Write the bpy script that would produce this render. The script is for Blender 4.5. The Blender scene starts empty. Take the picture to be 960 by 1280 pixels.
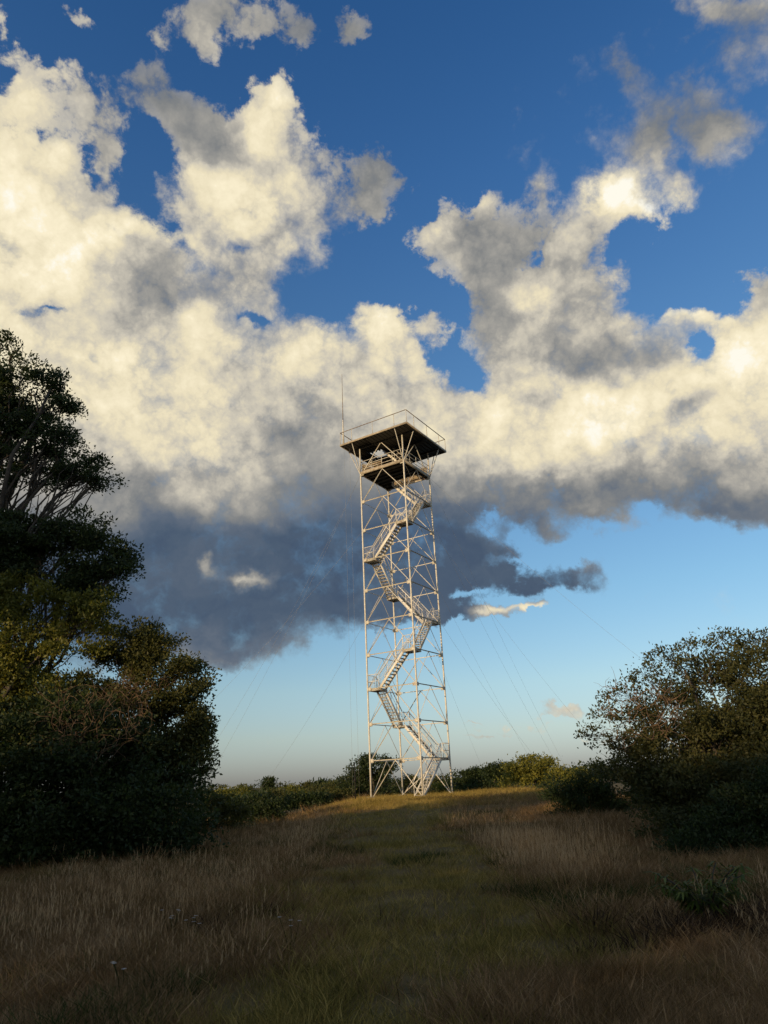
import bpy, bmesh, math, random, os
import numpy as np
from mathutils import Vector, Matrix

scene = bpy.context.scene
C = scene.collection
PI = math.pi
RAD = math.radians

# ---------------------------------------------------------------- camera
EYE = 1.6
FPX, PITCH, ROLL = 860.0, 0.37319, 0.04544          # focal length in photo pixels, tilt up, roll
cp, sp, cr, sr = math.cos(PITCH), math.sin(PITCH), math.cos(ROLL), math.sin(ROLL)
FWD = Vector((0, cp, sp)); UP0 = Vector((0, -sp, cp)); RT0 = Vector((1, 0, 0))
RT = RT0 * cr - UP0 * sr
UPV = RT0 * sr + UP0 * cr
cam_data = bpy.data.cameras.new("camera")
cam = bpy.data.objects.new("camera", cam_data); C.objects.link(cam)
cam.matrix_world = Matrix(((RT.x, UPV.x, -FWD.x, 0), (RT.y, UPV.y, -FWD.y, 0), (RT.z, UPV.z, -FWD.z, EYE), (0, 0, 0, 1)))
cam_data.sensor_fit = 'VERTICAL'; cam_data.sensor_height = 36.0
cam_data.lens = FPX / 1280.0 * 36.0
cam_data.clip_start = 0.1; cam_data.clip_end = 20000
scene.camera = cam
scene.render.resolution_x = 768; scene.render.resolution_y = 1024

def ray(px, py):
    d = FWD * FPX + RT * (px - 480) + UPV * (640 - py)
    return d.normalized()

# ---------------------------------------------------------------- view, world, sun
scene.view_settings.view_transform = 'Standard'
scene.view_settings.look = 'None'
scene.view_settings.exposure = 0.0
scene.view_settings.gamma = 1.0
scene.view_settings.use_curve_mapping = False

SUN_EL = RAD(8.5)
SUN_AZ = RAD(-131)                                   # direction towards the sun, measured from +X
sun_dir = Vector((math.cos(SUN_AZ) * math.cos(SUN_EL), math.sin(SUN_AZ) * math.cos(SUN_EL), math.sin(SUN_EL)))
sd = bpy.data.lights.new("sun", 'SUN'); so = bpy.data.objects.new("sun", sd); C.objects.link(so)
sd.energy = 4.2; sd.angle = RAD(0.5); sd.color = (1.0, 0.71, 0.38)
so.rotation_euler = sun_dir.to_track_quat('Z', 'Y').to_euler()
so.location = (-20, -20, 30)

class NB:
    """small helper that writes shader nodes as arithmetic"""
    def __init__(s, nt): s.nt = nt; s.n = nt.nodes; s.l = nt.links
    def put(s, sock, v):
        if isinstance(v, bpy.types.NodeSocket): s.l.new(v, sock)
        else: sock.default_value = v
    def m(s, op, a, b=None, c=None, clamp=False):
        n = s.n.new('ShaderNodeMath'); n.operation = op; n.use_clamp = clamp
        s.put(n.inputs[0], a)
        if b is not None: s.put(n.inputs[1], b)
        if c is not None: s.put(n.inputs[2], c)
        return n.outputs[0]
    def v(s, op, a, b=None, c=None, out=0):
        n = s.n.new('ShaderNodeVectorMath'); n.operation = op
        s.put(n.inputs[0], a)
        if b is not None: s.put(n.inputs[3 if op == 'SCALE' else 1], b)
        if c is not None: s.put(n.inputs[2], c)
        return n.outputs['Value'] if op in ('DOT_PRODUCT', 'LENGTH') else n.outputs[0]
    def xyz(s, a):
        n = s.n.new('ShaderNodeSeparateXYZ'); s.put(n.inputs[0], a); return n.outputs
    def comb(s, x, y, z=0.0):
        n = s.n.new('ShaderNodeCombineXYZ')
        for i, q in enumerate((x, y, z)): s.put(n.inputs[i], q)
        return n.outputs[0]
    def noise(s, vec, scale, detail=4.0, rough=0.5, lac=2.0, col=False, dist=0.0, w=None):
        n = s.n.new('ShaderNodeTexNoise'); n.noise_dimensions = '3D'
        s.put(n.inputs['Vector'], vec); s.put(n.inputs['Scale'], scale)
        n.inputs['Detail'].default_value = detail; n.inputs['Roughness'].default_value = rough
        n.inputs['Lacunarity'].default_value = lac; n.inputs['Distortion'].default_value = dist
        return n.outputs['Color' if col else 'Fac']
    def sm(s, a, lo, hi, t0=0.0, t1=1.0):
        n = s.n.new('ShaderNodeMapRange'); n.interpolation_type = 'SMOOTHSTEP'
        s.put(n.inputs[0], a); s.put(n.inputs[1], lo); s.put(n.inputs[2], hi); s.put(n.inputs[3], t0); s.put(n.inputs[4], t1)
        return n.outputs[0]
    def ramp(s, a, stops, interp='LINEAR'):
        n = s.n.new('ShaderNodeValToRGB'); s.put(n.inputs[0], a); cr_ = n.color_ramp; cr_.interpolation = interp
        while len(cr_.elements) > 1: cr_.elements.remove(cr_.elements[-1])
        cr_.elements[0].position = stops[0][0]; cr_.elements[0].color = (*stops[0][1], 1)
        for p, c in stops[1:]:
            e = cr_.elements.new(p); e.color = (*c, 1)
        return n.outputs[0]
    def mix(s, f, a, b, mode='MIX'):
        n = s.n.new('ShaderNodeMix'); n.data_type = 'RGBA'; n.blend_type = mode
        s.put(n.inputs[0], f)
        for i, q in ((6, a), (7, b)): s.put(n.inputs[i], q if isinstance(q, bpy.types.NodeSocket) else (*q, 1))
        return n.outputs[2]

def lin(r, g, b):
    """sRGB bytes to linear"""
    f = lambda c: (c / 255 / 12.92) if c / 255 <= 0.04045 else ((c / 255 + 0.055) / 1.055) ** 2.4
    return (f(r), f(g), f(b))

world = bpy.data.worlds.new("World"); scene.world = world; world.use_nodes = True
nt = world.node_tree; nt.nodes.clear(); W = NB(nt)
tc = nt.nodes.new('ShaderNodeTexCoord').outputs['Generated']
sky = nt.nodes.new('ShaderNodeTexSky'); sky.sky_type = 'NISHITA'; sky.sun_disc = False
sky.sun_elevation = SUN_EL; sky.sun_rotation = PI / 2 - SUN_AZ
sky.altitude = 100; sky.air_density = 1.0; sky.dust_density = 0.6; sky.ozone_density = 2.0
SKYSTR = 0.12

# cloud masses of this sky, as directions: (x, y, rx, ry, turn, amount) on a chart 100 units to about 6.6 degrees
COVER = [
 # left bank
 (-20,330,140,190,0,1.3),(35,115,42,40,0,.75),(70,240,80,100,-20,.7),(90,90,34,24,0,.42),(135,175,36,60,-15,.62),(100,345,110,80,-25,.9),(120,120,40,22,20,.4),
 (18,75,34,22,0,.3),(190,335,60,45,-20,.5),(60,440,120,80,0,1.0),(225,300,60,30,20,.45),
 # sliver and centre lobe
 (185,100,34,28,20,.6),(215,140,38,30,50,.75),(250,178,40,28,50,.6),(290,170,48,28,10,.55),(310,245,92,90,0,1.25),(372,260,60,80,0,.75),(345,145,46,30,-15,.62),(330,118,26,22,-40,.4),
 (245,245,40,44,0,.6),(335,340,70,70,0,.75),(392,312,38,34,0,.4),
 # top wisps
 (275,14,50,32,-20,1.1),(325,38,34,24,-30,.8),(262,55,20,34,-25,.7),(372,45,24,34,0,.75),(442,38,26,28,0,1.1),(200,42,38,14,40,.7),(95,22,26,12,30,.6),(418,108,14,34,-25,.75),(2,28,12,24,0,.8),(370,95,20,14,0,.3),
 (458,212,32,56,8,1.05),(468,250,18,28,0,.4),(505,240,15,14,0,.48),(425,330,18,22,0,.3),
 # main body
 (200,520,330,130,0,1.6),(130,450,200,80,0,.8),(450,495,130,75,0,1.0),(510,570,100,90,0,.9),(320,425,80,50,10,.4),(485,398,38,20,0,.8),(552,408,18,20,0,.7),(420,430,70,30,0,.3),
 # lower dark mass
 (290,700,230,112,4,1.5),(410,720,100,80,0,.8),(180,730,140,105,0,.8),(60,700,140,130,0,.9),(500,660,80,70,0,.8),(300,800,130,32,-4,.7),(440,778,60,24,-8,.45),
 # right-hand arms
 (590,305,64,52,-35,1.35),(552,290,42,26,-20,.8),(604,245,16,18,0,.7),(630,370,62,66,30,1.0),(640,430,70,40,10,.6),(702,335,50,72,25,1.25),(735,405,54,52,0,.8),(700,440,110,50,0,.9),(768,350,24,24,0,.5),(660,300,26,20,0,.3),
 (765,235,30,34,0,.9),(800,268,48,36,-25,.95),(748,262,26,40,0,.5),(818,172,38,46,0,1.15),(845,225,24,30,0,.7),(880,140,38,36,-20,1.1),(908,165,30,32,-40,.8),(880,200,14,34,10,.5),(862,108,20,16,0,.4),(787,88,22,24,0,.8),
 (900,6,56,22,15,1.0),(935,45,40,44,0,.8),(905,80,44,40,0,.3),(868,40,38,10,-35,.42),(676,236,22,15,-60,.8),(945,345,26,34,0,.75),
 # right bank
 (780,525,260,98,0,1.6),(930,440,80,78,0,1.1),(990,400,60,60,0,.7),(850,400,30,16,-10,.75),(800,420,60,22,0,.4),(640,500,60,64,0,.7),(600,570,90,80,0,.9),(620,610,120,40,0,.7),
 (900,600,130,52,0,.9),(945,635,80,32,0,.7),(790,632,70,20,0,.35),
 # lower fragments
 (560,690,70,46,0,.75),(585,702,60,34,10,.9),(628,700,24,16,30,.6),(670,722,50,22,3,1.0),(718,712,34,22,-8,.62),(640,690,20,14,0,.4),(735,708,32,20,0,1.0),(680,668,26,20,60,.5),(620,668,16,16,0,.5),(560,742,50,20,-8,.5),(705,660,60,10,0,.4),(560,768,46,11,0,.75),
 (604,762,22,8,0,1.1),(662,757,36,6,-8,.8),(640,768,16,5,0,.4),
 (702,889,30,7,-3,.95),(648,912,26,5,0,.6),(597,911,16,5,0,.42),(610,922,52,4,0,.6),(600,903,36,3,0,.6),(750,927,40,3,0,.5),(685,898,40,4,0,.4),
]
HOLES = [
 (172,215,20,40,15,.8),(195,275,36,18,45,.7),(150,300,30,12,40,.35),(110,205,12,34,-20,.4),(70,165,20,14,0,.35),(215,245,14,24,20,.5),
 (205,195,14,28,-30,.5),(240,325,30,10,30,.6),(120,60,40,16,20,.3),
 (70,387,20,6,-8,.9),(318,402,15,8,0,.9),(30,390,14,5,0,.5),
 (366,368,24,36,30,.9),(430,345,46,52,0,.8),(405,395,36,16,25,.7),(455,140,40,70,0,.6),(300,318,30,10,10,.4),(440,300,20,30,0,.4),
 (575,440,34,34,30,.9),(600,476,20,20,40,.6),(590,455,20,14,0,.4),(530,365,66,36,-10,.5),(583,392,24,22,0,.5),(536,430,12,14,0,.4),
 (658,320,12,26,30,.4),(805,375,36,26,0,.5),(876,432,12,15,20,1.5),(862,365,46,26,-20,.7),(905,372,20,18,0,.4),(775,300,16,14,0,.5),
 (848,165,6,30,10,.4),
 (655,664,34,12,0,.7),(618,652,26,10,-8,.8),(735,676,110,12,-6,.6),(640,690,40,6,10,.5),(850,695,130,28,-5,.6),(705,684,20,6,0,.5),(818,642,20,10,0,.8),(770,650,20,6,0,.5),
 (350,872,200,28,2,1.0),(560,812,140,28,0,1.0),(500,800,60,20,0,.8),(590,734,34,7,-6,.8),(655,700,8,22,20,.45),(620,745,36,6,-6,.4),
]
# where the cloud is bright, where it is thick and in its own shade
LIGHT = [
 (20,330,110,120,0,.16),(25,180,60,60,0,.12),(300,230,80,60,0,.16),(110,310,80,22,-30,.22),(215,300,50,16,30,.16),(290,290,60,50,0,.1),(160,480,130,60,10,.16),(290,400,60,40,0,.1),
 (400,440,120,40,0,.12),(640,540,130,55,0,.16),(760,500,90,60,0,.16),(920,440,80,60,0,.17),(850,545,110,30,0,.14),(770,240,44,34,-20,.40),(815,265,30,20,-20,.3),(672,375,26,46,0,.26),(480,400,40,22,0,.10),(170,560,100,30,0,.10),
 (604,762,28,12,0,.6),(662,757,45,10,0,.55),(702,886,46,10,0,.08),(648,909,40,8,0,.02),(597,909,24,10,0,.02),(312,728,22,8,8,.6),(270,712,8,12,10,.5),(340,140,56,40,0,.12),
 (548,280,26,12,-30,.12),(600,238,20,14,0,.12),(850,398,34,10,-10,.2),(200,430,90,30,0,.1),
]
SHADE = [
 (290,768,330,96,0,.66),(60,740,150,110,0,.40),(270,675,90,40,0,.26),(430,690,140,60,0,.40),(400,600,90,50,12,.26),(350,545,90,18,22,.20),(430,520,50,16,30,.12),(500,700,110,60,0,.34),(520,625,110,34,0,.16),(200,665,100,40,0,.18),(150,600,120,20,-6,.12),
 (620,715,130,44,0,.60),(735,712,70,34,0,.22),(560,768,50,14,0,.34),(930,655,120,34,0,.40),(830,630,170,28,0,.26),(720,605,110,26,0,.12),(640,655,120,24,0,.30),
 (235,150,60,34,50,.34),(190,105,45,40,0,.18),(275,190,50,18,20,.24),(140,180,40,60,0,.16),(375,45,50,46,0,.26),(442,38,40,36,0,.22),(275,20,50,40,0,.14),(462,215,40,60,0,.26),
 (598,305,60,40,-30,.20),(640,380,50,56,40,.22),(720,350,50,56,10,.10),(740,450,80,22,25,.26),(800,438,60,20,10,.24),(822,160,46,42,0,.26),(885,150,56,56,0,.28),(787,88,40,30,0,.3),(905,40,80,60,0,.22),
 (670,510,40,18,-20,.24),(860,522,64,18,-25,.28),(900,585,90,18,-5,.14),(180,400,60,34,30,.14),(90,470,80,16,10,.12),(200,345,34,26,0,.14),(560,520,40,50,0,.10),(760,560,60,14,-8,.12),
 (330,215,24,14,0,.12),(355,290,36,16,-40,.10),(30,380,70,16,30,.12),(60,540,90,16,10,.10),(300,470,70,14,25,.10),(470,470,50,12,20,.10),(250,360,40,16,10,.08),
]

dF = W.v('DOT_PRODUCT', tc, tuple(FWD)); dR = W.v('DOT_PRODUCT', tc, tuple(RT)); dU = W.v('DOT_PRODUCT', tc, tuple(UPV))
dFs = W.m('MAXIMUM', dF, 0.12)
cu = W.m('MULTIPLY_ADD', W.m('DIVIDE', dR, dFs), 8.60, 4.80)
cv = W.m('MULTIPLY_ADD', W.m('DIVIDE', dU, dFs), -8.60, 6.40)
front = W.sm(dF, 0.25, 0.5)
# billows push the outlines about
w1 = W.v('SUBTRACT', W.noise(tc, 8.0, 5, .55, col=True), (.5, .5, .5))
w2 = W.v('SUBTRACT', W.noise(tc, 30.0, 6, .66, col=True), (.5, .5, .5))
wx1 = W.xyz(w1); wx2 = W.xyz(w2)
def warp(k1, k2):
    return tuple(W.m('ADD', c_, W.m('MULTIPLY_ADD', wx1[i], k1, W.m('MULTIPLY', wx2[i], k2))) for i, c_ in enumerate((cu, cv)))
chart = warp(.8, .42); chart_s = warp(1.1, .22)

def blobsum(xy, blobs, sign=1.0, acc=None):
    # r2 of each turned ellipse written as a quadratic in the chart x, y; the running sum rides along
    # (scaled to nothing) in z so that the masses are evaluated a few at a time
    X, Y = xy; Q = W.comb(W.m('MULTIPLY', X, X), W.m('MULTIPLY', X, Y), W.m('MULTIPLY', Y, Y))
    for i, (bx, by, rx, ry, ang, amp) in enumerate(blobs):
        bx, by, rx, ry = bx / 100, by / 100, rx / 100, ry / 100
        if i % 16 == 0: Lv = W.comb(X, Y, 1.0 if acc is None else W.m('MULTIPLY_ADD', acc, 1e-9, 1.0))
        c, s_ = math.cos(RAD(ang)), math.sin(RAD(ang))
        A = c * c / rx ** 2 + s_ * s_ / ry ** 2; B = c * s_ * (1 / rx ** 2 - 1 / ry ** 2); D = s_ * s_ / rx ** 2 + c * c / ry ** 2
        q = W.v('DOT_PRODUCT', Q, (-A, -2 * B, -D))
        l = W.v('DOT_PRODUCT', Lv, (2 * A * bx + 2 * B * by, 2 * B * bx + 2 * D * by, -(A * bx * bx + 2 * B * bx * by + D * by * by)))
        e = W.m('EXPONENT', W.m('ADD', q, l))
        acc = W.m('MULTIPLY', e, sign * amp) if acc is None else W.m('MULTIPLY_ADD', e, sign * amp, acc)
    return acc

cover = W.m('MINIMUM', blobsum(chart, COVER), 1.32); cover = blobsum(chart, HOLES, -1.35, cover)
def puffs(scale, detail, rough, k):
    v_ = nt.nodes.new('ShaderNodeTexVoronoi'); v_.feature = 'F1'; nt.links.new(W.v('ADD', tc, W.v('SCALE', w2, k)), v_.inputs['Vector'])
    v_.inputs['Scale'].default_value = scale; v_.inputs['Detail'].default_value = detail; v_.inputs['Roughness'].default_value = rough
    return W.m('SUBTRACT', .45, v_.outputs['Distance'])
puff = puffs(19.0, 4.0, .62, .02)
fb1 = W.noise(W.v('ADD', tc, W.v('SCALE', w1, .04)), 14.0, 10, .66)
big = W.noise(tc, 2.2, 4, .55)
other = W.sm(big, .42, .62, 0.0, 1.1)
cover = W.m('ADD', W.m('MULTIPLY', cover, front), W.m('MULTIPLY', other, W.m('SUBTRACT', 1.0, front)))
dens = W.m('ADD', cover, W.m('MULTIPLY', W.m('SUBTRACT', fb1, .5), 1.5))
dens = W.m('ADD', W.m('MULTIPLY_ADD', puff, .50, .16), dens)
thin = W.sm(cover, .25, 1.05, .62, 1.0)
shade = blobsum(chart_s, LIGHT); shade = blobsum(chart_s, SHADE, -1.0, shade)
shade = W.m('MULTIPLY', W.m('MAXIMUM', shade, -.72), front)
margin = W.m('MULTIPLY', W.sm(cover, .02, .35), W.sm(cover, .55, 1.15, 1.0, 0.0))
dens = W.m('ADD', dens, W.m('MULTIPLY', margin, W.m('MULTIPLY_ADD', W.m('SUBTRACT', fb1, .5), 2.2, .10)))       # torn wisps round the margins
soft = W.sm(W.noise(tc, 4.0, 2, .5), .40, .62, .20, .62)         # crisp heads in some places, torn edges in others
soft = W.m('ADD', soft, W.m('MULTIPLY', W.m('MAXIMUM', W.m('MULTIPLY', shade, -1.0), 0.0), .10))
alpha = W.m('MULTIPLY', W.sm(dens, W.m('SUBTRACT', .50, soft), W.m('ADD', .52, soft)), thin)
fold = W.v('ADD', W.v('MULTIPLY', tc, (1, 1, 2.0)), W.v('SCALE', w1, 0.40))
mid = W.noise(fold, 3.6, 7, .50)
fold2 = W.noise(W.v('ADD', fold, W.v('SCALE', W.v('SUBTRACT', W.noise(fold, 5.0, 2, .5, col=True), (.5, .5, .5)), .30)), 9.0, 6, .55)
T = W.m('ADD', shade, .84)
amt = W.sm(T, .15, .85, .10, 1.0)
rim = W.m('MULTIPLY', amt, W.sm(dens, .8, 1.7, 1.0, .45))
T = W.m('ADD', T, W.m('MULTIPLY', W.m('MULTIPLY', puff, .17), rim))
T = W.m('ADD', T, W.m('MULTIPLY', W.m('SUBTRACT', mid, .5), W.m('MULTIPLY_ADD', amt, -.04, .40)))
T = W.m('ADD', T, W.m('MULTIPLY', W.m('SUBTRACT', fold2, .5), W.m('MULTIPLY_ADD', amt, -.02, .20)))
T = W.m('ADD', T, W.m('MULTIPLY', W.m('MULTIPLY', W.m('SUBTRACT', fb1, .5), .17), rim))
T = W.m('ADD', T, W.m('MULTIPLY', W.m('SUBTRACT', W.sm(W.m('MULTIPLY_ADD', puff, .55, fb1), .40, .66), .5), W.m('MULTIPLY_ADD', rim, .10, .01)))
ccol = W.ramp(T, [(0.0, lin(62, 79, 104)), (.14, lin(78, 94, 114)), (.28, lin(98, 109, 124)), (.42, lin(130, 132, 133)), (.56, lin(166, 163, 156)), (.68, lin(204, 197, 181)),
                  (.80, lin(235, 223, 191)), (.92, lin(252, 240, 208)), (1.0, lin(255, 251, 236))])
# low clouds take the pink of the horizon; clear air colour per height
elev = W.xyz(tc)[2]
tint = W.ramp(W.m('MAXIMUM', elev, 0.0), [(0.0, (.27, .32, .60)), (.02, (.31, .355, .60)), (.06, (.42, .43, .54)), (.12, (.49, .50, .54)), (.24, (.46, .54, .58)), (.45, (.42, .55, .64)),
                  (.73, (.27, .48, .70)), (.86, (.20, .42, .66)), (1.0, (.2, .42, .64))])
clear = W.mix(1.0, sky.outputs[0], W.v('SCALE', tint, 2.5), 'MULTIPLY')
haze_c = W.v('SCALE', W.v('MULTIPLY', clear, (1, 1, 1)), 1.0)
ccol_s = W.v('SCALE', ccol, 1.0 / SKYSTR)
final = W.mix(alpha, clear, ccol_s)
bg = nt.nodes.new('ShaderNodeBackground'); wout = nt.nodes.new('ShaderNodeOutputWorld')
nt.links.new(final, bg.inputs[0]); bg.inputs[1].default_value = SKYSTR
nt.links.new(bg.outputs[0], wout.inputs[0])
world.cycles.sampling_method = 'MANUAL'; world.cycles.sample_map_resolution = 512

# ---------------------------------------------------------------- helpers
rng = np.random.default_rng(7)

def tag(o, label=None, cat=None, group=None, kind=None):
    if label: o['label'] = label
    if cat: o['category'] = cat
    if group: o['group'] = group
    if kind: o['kind'] = kind
    return o

def mesh_np(name, verts, faces_flat, loop_tot, mats=(), tint=None, smooth=False):
    """verts (n,3); faces_flat vertex indices; loop_tot vertices per face"""
    me = bpy.data.meshes.new(name)
    verts = np.asarray(verts, dtype=np.float32); faces_flat = np.asarray(faces_flat, dtype=np.int32); loop_tot = np.asarray(loop_tot, dtype=np.int32)
    me.vertices.add(len(verts)); me.vertices.foreach_set('co', verts.ravel())
    me.loops.add(len(faces_flat)); me.loops.foreach_set('vertex_index', faces_flat)
    me.polygons.add(len(loop_tot))
    st = np.zeros(len(loop_tot), dtype=np.int32); st[1:] = np.cumsum(loop_tot)[:-1]
    me.polygons.foreach_set('loop_start', st); me.polygons.foreach_set('loop_total', loop_tot)
    if smooth: me.polygons.foreach_set('use_smooth', np.ones(len(loop_tot), dtype=bool))
    for m in mats: me.materials.append(m)
    if tint is not None:
        a = me.attributes.new('tint', 'FLOAT', 'FACE'); a.data.foreach_set('value', np.asarray(tint, dtype=np.float32))
    me.update(calc_edges=True)
    return me

def link(name, me, parent=None, loc=(0, 0, 0), mat=None):
    o = bpy.data.objects.new(name, me); C.objects.link(o)
    if parent is not None: o.parent = parent
    o.location = loc
    if mat is not None and me is not None and not me.materials: me.materials.append(mat)
    return o

def empty(name, loc, rz=0.0):
    o = bpy.data.objects.new(name, None); C.objects.link(o); o.location = loc; o.rotation_euler = (0, 0, rz)
    o.empty_display_size = 0.5
    return o

class MB:
    """collects boxes, beams and tubes into one mesh"""
    def __init__(s): s.v = []; s.f = []; s.l = []; s.n = 0
    def add(s, verts, faces):
        for f in faces: s.f.extend(i + s.n for i in f); s.l.append(len(f))
        s.v.extend(tuple(v) for v in verts); s.n += len(verts); return s
    def hexa(s, p): return s.add(p, [(0, 3, 2, 1), (4, 5, 6, 7), (0, 1, 5, 4), (1, 2, 6, 5), (2, 3, 7, 6), (3, 0, 4, 7)])
    def box(s, c, e):
        x, y, z = c; a, b, d = e[0] / 2, e[1] / 2, e[2] / 2
        return s.hexa([(x - a, y - b, z - d), (x + a, y - b, z - d), (x + a, y + b, z - d), (x - a, y + b, z - d),
                       (x - a, y - b, z + d), (x + a, y - b, z + d), (x + a, y + b, z + d), (x - a, y + b, z + d)])
    def bar(s, a, b, w, h=None, up=(0, 0, 1)):
        a, b = Vector(a), Vector(b); h = h or w; d = (b - a).normalized(); u = Vector(up)
        if abs(d.dot(u)) > .98: u = Vector((1, 0, 0))
        r = d.cross(u).normalized() * w / 2; q = r.normalized().cross(d) * h / 2
        return s.hexa([a - r - q, a + r - q, a + r + q, a - r + q, b - r - q, b + r - q, b + r + q, b - r + q])
    def tube(s, pts, rad, sides=6, cap=True):
        pts = [Vector(p) for p in pts]; n = len(pts)
        if not hasattr(rad, '__len__'): rad = [rad] * n
        vs = []; fs = []; u = None
        for i, p in enumerate(pts):
            d = (pts[min(i + 1, n - 1)] - pts[max(i - 1, 0)]).normalized()
            if u is None: u = d.orthogonal().normalized()
            u = (u - d * u.dot(d)).normalized(); w = d.cross(u)
            for k in range(sides):
                t = 2 * PI * k / sides; vs.append(p + (u * math.cos(t) + w * math.sin(t)) * rad[i])
        for i in range(n - 1):
            for k in range(sides):
                k2 = (k + 1) % sides
                fs.append((i * sides + k, i * sides + k2, (i + 1) * sides + k2, (i + 1) * sides + k))
        if cap: fs.append(tuple(range(sides))[::-1]); fs.append(tuple((n - 1) * sides + k for k in range(sides)))
        return s.add(vs, fs)
    def mesh(s, name, mat=None, smooth=False):
        return mesh_np(name, s.v, s.f, s.l, [mat] if mat else [], smooth=smooth)
    def build(s, name, mat, parent=None, loc=(0, 0, 0), smooth=False):
        return link(name, s.mesh(name, mat, smooth), parent, loc)

# ---------------------------------------------------------------- materials
def material(name):
    m = bpy.data.materials.new(name); m.use_nodes = True; t = m.node_tree; t.nodes.clear()
    b = NB(t); o = t.nodes.new('ShaderNodeOutputMaterial'); return m, b, o

def leaf_mat(name, dark, mid, light, trans=.35, rough=.55):
    m, b, o = material(name)
    at = b.n.new('ShaderNodeAttribute'); at.attribute_name = 'tint'
    geo = b.n.new('ShaderNodeTexCoord').outputs['Object']
    n = b.noise(geo, 1.3, 3, .6)
    f = b.m('ADD', b.m('MULTIPLY', at.outputs['Fac'], .65), b.m('MULTIPLY', b.m('SUBTRACT', n, .32), .95), clamp=True)
    col = b.ramp(f, [(0.0, dark), (.5, mid), (1.0, light)])
    p = b.n.new('ShaderNodeBsdfPrincipled'); b.put(p.inputs['Base Color'], col); p.inputs['Roughness'].default_value = rough
    p.inputs['Specular IOR Level'].default_value = .25
    tr = b.n.new('ShaderNodeBsdfTranslucent'); b.put(tr.inputs[0], b.mix(1.0, col, (1.1, 1.15, .6), 'MULTIPLY'))
    mx = b.n.new('ShaderNodeMixShader'); mx.inputs[0].default_value = trans
    b.l.new(p.outputs[0], mx.inputs[1]); b.l.new(tr.outputs[0], mx.inputs[2]); b.l.new(mx.outputs[0], o.inputs[0])
    return m

def solid_mat(name, c1, c2, scale=6.0, rough=.7, metal=0.0, bump=0.0, stain=None, stain_at=(.6, .72)):
    m, b, o = material(name)
    co = b.n.new('ShaderNodeTexCoord').outputs['Object']
    n = b.noise(co, scale, 6, .6)
    col = b.mix(b.sm(n, .35, .65), c1, c2)
    if stain:
        pos = b.n.new('ShaderNodeNewGeometry').outputs['Position']
        s2 = b.noise(pos, 1.9, 8, .75)
        col = b.mix(b.sm(s2, *stain_at), col, stain)
    p = b.n.new('ShaderNodeBsdfPrincipled'); b.put(p.inputs['Base Color'], col)
    p.inputs['Roughness'].default_value = rough; p.inputs['Metallic'].default_value = metal
    if bump:
        bp = b.n.new('ShaderNodeBump'); bp.inputs['Strength'].default_value = bump; b.put(bp.inputs['Height'], n); b.l.new(bp.outputs[0], p.inputs['Normal'])
    b.l.new(p.outputs[0], o.inputs[0])
    return m

M_paint = solid_mat('weathered_white_steel_paint', (.62, .60, .54), (.50, .47, .40), 5, .5, stain=(.20, .10, .05), stain_at=(.55, .70))
M_stair = solid_mat('white_painted_stair_steel', (.76, .74, .69), (.62, .60, .55), 5, .5, stain=(.22, .11, .055), stain_at=(.60, .74))
M_rail = solid_mat('rusty_painted_rail', (.30, .26, .21), (.17, .12, .08), 5, .6, stain=(.12, .055, .03), stain_at=(.5, .66))
M_tread = solid_mat('grey_steel_tread', (.50, .48, .43), (.34, .32, .28), 7, .6, stain=(.16, .075, .035), stain_at=(.52, .7))
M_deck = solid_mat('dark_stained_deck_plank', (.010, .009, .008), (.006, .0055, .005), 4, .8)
M_fascia = solid_mat('pale_fascia_board', (.42, .37, .29), (.30, .25, .18), 4, .7, stain=(.15, .08, .045))
M_panel = solid_mat('tan_parapet_sheet', (.34, .28, .20), (.24, .18, .11), 3, .7, stain=(.14, .07, .035))
M_wire = solid_mat('galvanised_wire', (.25, .25, .25), (.18, .18, .18), 8, .6, .0)
M_bark = solid_mat('grey_brown_bark', (.075, .062, .048), (.035, .028, .022), 5, .9, bump=.5)
M_dry = solid_mat('dry_vine_stem', (.20, .125, .075), (.11, .07, .045), 5, .9)
M_conc = solid_mat('weathered_concrete', (.30, .28, .25), (.20, .19, .17), 6, .9)

# ---------------------------------------------------------------- ground
def vnoise(x, y, s, seed):
    x = np.asarray(x, float) * s; y = np.asarray(y, float) * s
    xi = np.floor(x); yi = np.floor(y); fx = x - xi; fy = y - yi
    fx = fx * fx * (3 - 2 * fx); fy = fy * fy * (3 - 2 * fy)
    def h(a, b): return np.modf(np.abs(np.sin(a * 127.1 + b * 311.7 + seed * 74.7) * 43758.5453))[0]
    return (h(xi, yi) * (1 - fx) + h(xi + 1, yi) * fx) * (1 - fy) + (h(xi, yi + 1) * (1 - fx) + h(xi + 1, yi + 1) * fx) * fy - .5

def sst(a, lo, hi):
    t = np.clip((np.asarray(a, float) - lo) / (hi - lo), 0, 1); return t * t * (3 - 2 * t)

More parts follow.
